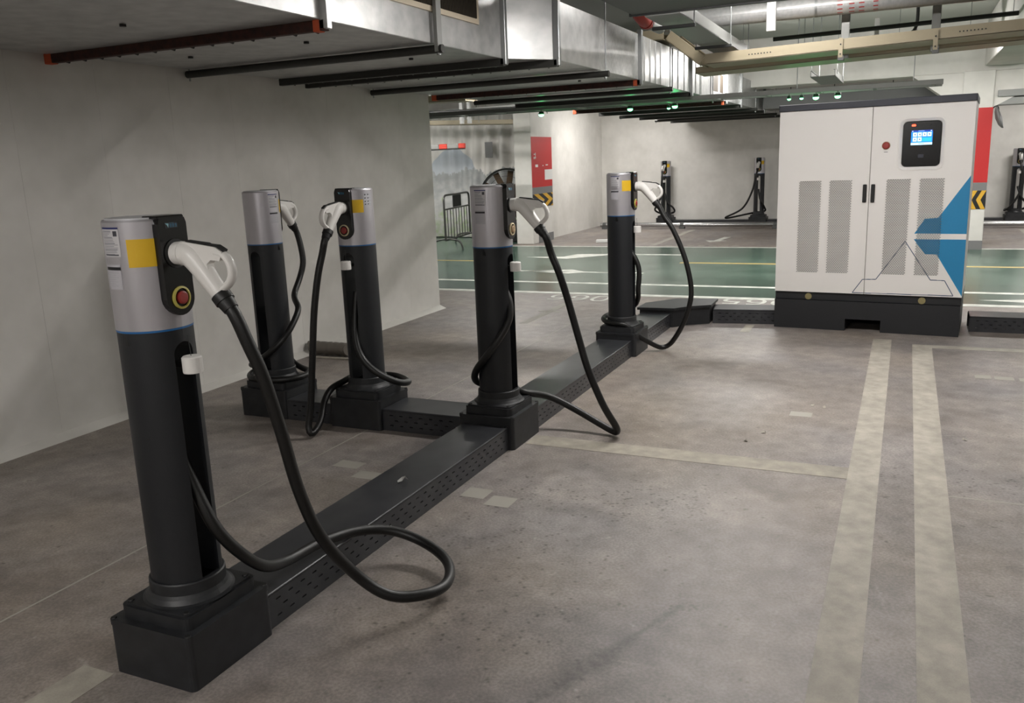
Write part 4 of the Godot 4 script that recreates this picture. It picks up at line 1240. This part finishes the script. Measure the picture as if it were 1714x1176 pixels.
	for x in [-6.0, -0.4, 0.75, 2.0]:
		part("hanger_rod", rods(Vector3(x, 0.07, 0.04), Vector3(x, 1.165, 0.04), 0.005, 6), "steel", t)
	var gi = 0
	for g in [[-4.51, -10.92, "leftmost, in front of the pillar"], [-3.28, -10.92, "second from the left"], [-2.70, -10.92, "brightest under the duct"], [-2.87, -11.28, "half hidden under the duct"], [-1.33, -10.92, "left one of the pair over the cabinet edge"], [-1.19, -10.92, "right one of the pair over the cabinet edge"], [-1.03, -10.92, "middle one over the cabinet"], [-0.79, -10.92, "rightmost, just above the cabinet roof"]]:
		var gl = thing("bay_light", "small green glowing bay light, " + g[2], "light", Vector3(g[0], 2.20, g[1]), 0.0, "green bay lights")
		var sc = 0.45 if gi in [3, 4, 5] else 0.72
		part("housing", lathed([[0.0, 0.035], [0.045 * sc, 0.035], [0.05 * sc, 0.02], [0.05 * sc, 0.0]], 20), "led_housing", gl)
		part("glow_lens", lathed([[0.048 * sc, 0.0], [0.044 * sc, -0.022 * sc], [0.028 * sc, -0.036 * sc], [0.0, -0.042 * sc]], 20, true), "led_green", gl)
		part("stem", rods(Vector3(0, 0.03, 0), Vector3(0, 0.06, 0), 0.008, 8), "tray_grey", gl)
		var l := OmniLight3D.new()
		l.name = "bay_light_glow"
		l.light_color = Color(0.3, 1.0, 0.55)
		l.light_energy = 0.012 * sc
		l.light_size = 0.04
		l.omni_range = 30.0
		l.omni_attenuation = 2.0
		l.shadow_enabled = true
		gl.add_child(l)
		l.position = Vector3(0, -0.06, 0)
		gi += 1
	# ducts and trays behind the lane
	t = thing("branch_duct", "dark duct box under the far beam", "duct", Vector3(-0.8, 2.32, -16.2))
	part("duct_section", span(Vector3(-1.55, 0, -0.4), Vector3(1.35, 0.30, 0.4), 0.004), "duct_dark", t)
	for x in [-1.1, -0.4, 0.5]:
		part("hanger_rod", rods(Vector3(x, 0.3, 0.41), Vector3(x, 1.08, 0.41), 0.008, 6), "pipe_black", t)
	tray("short grey tray hanging under the beige trays", Vector3(-1.05, 2.50, -13.4), Vector3(-1.05, 2.50, -11.9), 0.30, 0.08, "tray_grey", "cable_tray", false)
	t = thing("wall_tray", "grey-green tray running right from the far pillar", "cable tray", Vector3(3.3, 2.15, -15.2))
	part("tray_body", span(Vector3(-2.15, 0.0, -0.2), Vector3(4.5, 0.10, 0.2), 0.004), "tray_grey", t)
	part("tray_body", span(Vector3(-2.15, 0.115, -0.25), Vector3(4.5, 0.21, 0.25), 0.004), "tray_grey", t)
	# crossing trays and pipes beyond the end of the left wall
	tray("beige tray beyond the end of the left wall", Vector3(-12.0, 2.62, -12.4), Vector3(-6.3, 2.55, -12.4), 0.4, 0.10, "tray_beige")
	tray("low beige tray near the hanging sheet", Vector3(-12.0, 2.50, -15.6), Vector3(-6.95, 2.30, -15.6), 0.3, 0.09, "tray_beige", "cable_tray", false)
	t = thing("pipe_frame", "grey pipes crossing beyond the end of the left wall", "pipe", Vector3(-7.5, 2.4, -14))
	part("pipe_run", rods(Vector3(-4.0, 0.05, 0.4), Vector3(2.0, 0.14, 0.1), 0.03, 10), "tray_grey", t)
	part("pipe_run", rods(Vector3(-4.0, 0.16, 0.0), Vector3(2.2, 0.06, 0.6), 0.025, 10), "pipe_black", t)
	for x in [-0.9, 0.3, 0.45]:
		part("drop_rod", span(Vector3(x - 0.03, -0.12, 0.2), Vector3(x + 0.03, 1.0, 0.26)), "tray_grey", t)

func arc_patch(u, v, x, w):
	var a = lerpf(-1.9, 0.3, v)
	return Vector3(x + u * w, sin(a) * 0.0957, cos(a) * 0.0957)

# ---------------------------------------------------------------- things beyond the lane
func pillar_marks(t, face, half, top):
	# red band, grey band, chevron and skirting wrapped round the shaft as thin sheets
	pass

func chevron(st, z0, z1, y0, y1, x, flip):
	var m = (y0 + y1) * 0.5
	for k in range(-1, 3):
		var a = lerpf(z0, z1, k * 0.42 + 0.05); var b = lerpf(z0, z1, k * 0.42 + 0.26)
		var tip = (z1 - z0) * 0.32
		var pl = [Vector2(a, y0), Vector2(b, y0), Vector2(b + tip, m), Vector2(b, y1), Vector2(a, y1), Vector2(a + tip, m)]
		var clip = Geometry2D.intersect_polygons(PackedVector2Array(pl), PackedVector2Array([Vector2(min(z0, z1), y0), Vector2(max(z0, z1), y0), Vector2(max(z0, z1), y1), Vector2(min(z0, z1), y1)]))
		for c in clip:
			var pts = []
			for p in c: pts.append(Vector2(-p.x, p.y))
			XF = Transform3D(Basis(Vector3.UP, PI / 2), Vector3(x, 0, 0))
			prism(st, pts, 0.0, 0.003)
			XF = Transform3D.IDENTITY

func build_background():
	# pillar at left with the red notice
	var t = thing("concrete_pillar", "white pillar with red band and yellow-black chevrons left of the far bays", "pillar", Vector3(-6.76, 0, -16.05))
	part("shaft", span(Vector3(-0.19, 0, -0.42), Vector3(0.17, 3.4, 0.66), 0.01), "plaster", t)
	part("red_notice", span(Vector3(0.17, 1.09, -0.38), Vector3(0.176, 2.05, 0.655)), "sign_red", t)
	part("white_label", span(Vector3(0.176, 1.22, -0.38), Vector3(0.179, 1.42, 0.02)), "marker_white", t)
	part("grey_band", span(Vector3(0.17, 0.96, -0.38), Vector3(0.176, 1.09, 0.655)), "skirting_grey", t)
	part("warning_band", span(Vector3(0.17, 0.70, -0.38), Vector3(0.175, 0.96, 0.655)), "pipe_black", t)
	var st = new_st()
	chevron(st, 0.655, -0.38, 0.70, 0.96, 0.175, false)
	part("yellow_chevrons", st, "chevron_yellow", t)
	part("skirting", span(Vector3(0.17, 0.0, -0.38), Vector3(0.176, 0.16, 0.4)), "skirting_grey", t)
	# worn white lettering left on the notice
	for q in [[0.50, 1.72, 0.10, 0.02], [0.50, 1.66, 0.12, 0.015], [0.47, 1.69, 0.02, 0.12], [0.53, 1.64, 0.06, 0.015], [0.42, 1.50, 0.13, 0.05], [0.10, 1.50, 0.05, 0.02], [-0.1, 1.51, 0.12, 0.02]]:
		part("notice_stroke", span(Vector3(0.176, q[1] - q[3] * 0.5, q[0] - q[2] * 0.5), Vector3(0.1775, q[1] + q[3] * 0.5, q[0] + q[2] * 0.5)), "marker_white", t)
	# pillar behind the cabinet
	t = thing("concrete_pillar", "pillar with red band and chevrons half hidden behind the cabinet", "pillar", Vector3(0.98, 0, -15.25))
	part("shaft", span(Vector3(-0.30, 0, -0.3), Vector3(0.12, 2.66, 0.3), 0.01), "plaster", t)
	part("red_notice", span(Vector3(-0.30, 1.02, 0.3), Vector3(0.122, 2.12, 0.306)), "sign_red", t)
	part("grey_band", span(Vector3(-0.30, 0.90, 0.3), Vector3(0.122, 1.02, 0.306)), "skirting_grey", t)
	part("warning_band", span(Vector3(-0.30, 0.62, 0.3), Vector3(0.122, 0.90, 0.305)), "pipe_black", t)
	st = new_st()
	for k in 4:
		var x = -0.30 + k * 0.12
		var pl = PackedVector2Array([Vector2(x, 0.62), Vector2(x + 0.06, 0.62), Vector2(x - 0.01, 0.76), Vector2(x + 0.06, 0.90), Vector2(x, 0.90), Vector2(x - 0.07, 0.76)])
		for c in Geometry2D.intersect_polygons(pl, PackedVector2Array([Vector2(-0.30, 0.62), Vector2(0.12, 0.62), Vector2(0.12, 0.90), Vector2(-0.30, 0.90)])):
			prism(st, Array(c), 0.305, 0.308)
	part("yellow_chevrons", st, "chevron_yellow", t)
	part("skirting", span(Vector3(-0.30, 0, 0.3), Vector3(0.122, 0.14, 0.306)), "skirting_grey", t)
	part("capital", prisms([Vector2(-0.30, 2.12), Vector2(0.12, 2.12), Vector2(1.1, 2.64), Vector2(-1.0, 2.64)], -0.26, 0.26), "plaster", t)
	# convex mirror seen from the side
	t = thing("traffic_mirror", "grey convex traffic mirror seen from the side beside the far pillar", "mirror", Vector3(1.20, 1.97, -15.0))
	XF = Transform3D(Basis(Quaternion(Vector3.UP, Vector3(0.93, 0.30, 0.12).normalized())), Vector3.ZERO)
	part("mirror_back", lathed([[0.0, -0.06], [0.10, -0.045], [0.16, -0.015], [0.17, 0.01], [0.0, 0.03]], 28, false), "skirting_grey", t)
	XF = Transform3D.IDENTITY
	part("mirror_arm", tubed(smooth_path([Vector3(-0.10, 0.14, 0.0), Vector3(-0.06, 0.18, 0), Vector3(-0.02, 0.12, 0), Vector3(-0.04, 0.05, 0)], 0.02), 0.012, 8), "pipe_black", t)
	# hanging sheet printed with a faded landscape
	t = thing("printed_sheet", "hanging sheet with a faded grey mountain landscape behind the barrier", "sheet", Vector3(-9.2, 0, -16.75))
	st = patch(140, 20, sheet_point)
	part("cloth", st, "mural_sheet", t)
	st = patch(140, 20, func(u, v): return sheet_point(u, v) + Vector3(0, 0, -0.012))
	part("cloth_back", st, "mural_sheet", t)
	part("sheet_rail", rods(Vector3(-2.4, 2.72, 0), Vector3(2.4, 2.72, 0), 0.02, 10), "steel", t)
	part("note", span(Vector3(1.02, 1.70, 0.12), Vector3(1.20, 2.02, 0.124)), "skirting_grey", t)
	# boom of the gate
	t = thing("barrier_boom", "grey boom with red bands sticking out past the left wall", "boom barrier", Vector3(-7.28, 1.91, -14.0))
	var xs = [0.0, -0.13, -0.36, -0.53, -1.6]
	for i in 4:
		part("boom_band", span(Vector3(xs[i + 1], -0.045, -0.03), Vector3(xs[i], 0.045, 0.03), 0.012), "boom_red" if i % 2 == 0 else "boom_grey", t)
	part("boom_edge", span(Vector3(-1.6, -0.06, -0.025), Vector3(-0.01, -0.045, 0.025)), "pipe_black", t)
	part("boom_box", span(Vector3(-1.95, -1.91, -0.18), Vector3(-1.6, 0.12, 0.18), 0.01), "boom_grey", t)
	# crowd barrier
	var A = Vector3(-7.92, 0, -14.25); var B = Vector3(-8.22, 0, -15.85)
	var d = B - A
	t = thing("crowd_barrier", "metal crowd barrier with a dark plate, beyond the left wall", "barrier", (A + B) * 0.5, atan2(-d.z, d.x))
	var h = d.length() * 0.5
	var loop = [Vector3(-h, 0.18, 0), Vector3(-h, 0.55, 0), Vector3(-h, 0.94, 0), Vector3(-h + 0.07, 1.02, 0), Vector3(0, 1.02, 0), Vector3(h - 0.07, 1.02, 0), Vector3(h, 0.94, 0), Vector3(h, 0.55, 0), Vector3(h, 0.18, 0)]
	part("frame", tubed(smooth_path(loop, 0.05), 0.02, 10), "barrier_steel", t)
	for y in [0.18, 0.76]:
		part("rail", rods(Vector3(-h, y, 0), Vector3(h, y, 0), 0.016, 8), "barrier_steel", t)
	for k in 8:
		var x = lerpf(-h, h, (k + 1) / 9.0)
		part("bar", rods(Vector3(x, 0.18, 0), Vector3(x, 0.76, 0), 0.009, 6), "barrier_steel", t)
	part("plate", span(Vector3(-0.26, 0.78, -0.006), Vector3(0.26, 1.0, 0.006)), "pipe_black", t)
	for x in [-h + 0.1, h - 0.1]:
		part("foot", tubed(smooth_path([Vector3(x, 0.0, 0.3), Vector3(x, 0.14, 0.26), Vector3(x, 0.19, 0.12), Vector3(x, 0.19, -0.12), Vector3(x, 0.14, -0.26), Vector3(x, 0.0, -0.3)], 0.03), 0.018, 8), "barrier_steel", t)
	# drum fan beside the pillar
	t = thing("drum_fan", "large black drum fan half hidden behind the post and pillar", "fan", Vector3(-7.38, 0, -15.95), 0.35)
	XF = Transform3D(Basis(Vector3.RIGHT, PI / 2), Vector3(0, 0.92, 0))
	part("drum", lathed([[0.52, -0.16], [0.55, -0.17], [0.56, 0.0], [0.55, 0.17], [0.52, 0.16], [0.52, -0.16]], 40), "pipe_black", t)
	XF = Transform3D.IDENTITY
	part("hub", rods(Vector3(0, 0.92, -0.1), Vector3(0, 0.92, 0.1), 0.09, 16), "pipe_black", t)
	for k in 10:
		XF = Transform3D(Basis(Vector3.BACK, TAU * k / 10.0 + 0.15), Vector3(0, 0.92, 0)) * Transform3D(Basis(Vector3.RIGHT, 0.5), Vector3(0.28, 0, 0))
		part("blade", box(Vector3.ZERO, Vector3(0.46, 0.13, 0.008), 0.003), "fan_blade", t)
		XF = Transform3D.IDENTITY
	for r in [0.15, 0.28, 0.40, 0.5]:
		var ring = []
		for k in 33: ring.append(Vector3(r * cos(TAU * k / 32.0), 0.92 + r * sin(TAU * k / 32.0), 0.18))
		part("guard_ring", tubed(ring, 0.004, 5), "pipe_black", t)
	part("stand", span(Vector3(-0.5, 0.0, -0.25), Vector3(0.5, 0.38, 0.25), 0.02), "pipe_black", t)

func sheet_point(u, v):
	var x = lerpf(-2.3, 2.3, u)
	var gather = 0.065 + 0.04 * sin(u * 9.0 + 1.0)
	var f = sin(u * 104.0 + 1.5 * sin(u * 13.0) + v * 3.0) * gather * (1.0 - 0.85 * v) + 0.05 * sin(u * 17.0 + v * 3.0)
	return Vector3(x, lerpf(2.7, 0.02, v), f)

# ---------------------------------------------------------------- small things
func build_small():
	var t = thing("wheel_stop", "long silver pipe lying across the far bays as a wheel stop", "wheel stop", Vector3(-2.2, 0.09, -18.9))
	part("pipe_run", rods(Vector3(-4.2, 0, 0), Vector3(2.4, 0, 0), 0.05, 14), "chrome", t)
	for x in [-4.1, -2.3, -0.3, 1.5]:
		part("foot", span(Vector3(x - 0.06, -0.09, -0.05), Vector3(x + 0.06, -0.02, 0.05), 0.005), "duct_dark", t)
		part("saddle", rods(Vector3(x - 0.04, 0, 0), Vector3(x + 0.04, 0, 0), 0.056, 14), "duct_dark", t)
	t = thing("wheel_stop", "long silver pipe lying across the bays right of the cabinet", "wheel stop", Vector3(3.2, 0.09, -18.9))
	part("pipe_run", rods(Vector3(-2.4, 0, 0), Vector3(2.4, 0, 0), 0.05, 14), "chrome", t)
	for x in [-2.0, 0.0, 2.0]:
		part("foot", span(Vector3(x - 0.06, -0.09, -0.05), Vector3(x + 0.06, -0.02, 0.05), 0.005), "duct_dark", t)
	t = thing("wrapped_tube", "dirty foil-wrapped tube lying on the floor at the white wall", "tube", Vector3(-4.5, 0.062, -5.95), 0.0)
	var pts = []
	for k in 22: pts.append(Vector3(lerpf(-0.24, 0.18, k / 21.0), 0.004 * sin(k * 1.9), 0.004 * cos(k * 2.7)))
	part("wrap", tubed(pts, 0.058, 14), "foil_wrap", t)
	t = thing("metal_strip", "thin pale strip lying in front of the wrapped tube", "strip", Vector3(-4.35, 0.008, -5.84), 0.05)
	part("strip_body", box(Vector3.ZERO, Vector3(0.62, 0.014, 0.03), 0.002), "line_worn", t)
	t = thing("paper_scrap", "small torn white paper scrap on the long trunk", "paper", Vector3(-2.10, 0.139, -3.23), 0.4)
	part("sheet", crumple(0.055, 0.03), "marker_white", t)
	t = thing("white_block", "small white block on the floor beyond the lane", "block", Vector3(-5.29, 0.03, -15.8), 0.2)
	part("block_body", box(Vector3.ZERO, Vector3(0.30, 0.06, 0.12), 0.01), "marker_white", t)
	var i = 0
	for p in [[-0.68, -4.9], [-0.47, -5.55], [-0.40, -5.53], [0.37, -5.1], [0.78, -4.62], [0.62, -4.48], [-0.75, -4.72]]:
		var c = thing("litter_chip", "tiny pale chip of debris on the concrete between the bay lines", "debris", Vector3(p[0], 0.002, p[1]), i * 0.9, "pale chips scattered on the concrete")
		part("chip", crumple(0.03, 0.012), "line_worn", c)
		i += 1

func crumple(w, h):
	var st = new_st()
	var P = [Vector3(-w * 0.5, 0, -w * 0.2), Vector3(-w * 0.1, h * 0.5, -w * 0.35), Vector3(w * 0.5, h * 0.2, -w * 0.1), Vector3(w * 0.3, h, w * 0.15), Vector3(0, h * 0.3, w * 0.35), Vector3(-w * 0.4, 0.001, w * 0.25)]
	for f in [[0, 1, 5], [1, 4, 5], [1, 3, 4], [1, 2, 3]]:
		poly(st, [P[f[0]], P[f[1]], P[f[2]]], Vector3.UP)
	for f in [[0, 1, 5], [1, 4, 5], [1, 3, 4], [1, 2, 3]]:
		poly(st, [P[f[0]] - Vector3(0, 0.0008, 0), P[f[1]] - Vector3(0, 0.0008, 0), P[f[2]] - Vector3(0, 0.0008, 0)], Vector3.DOWN)
	return st
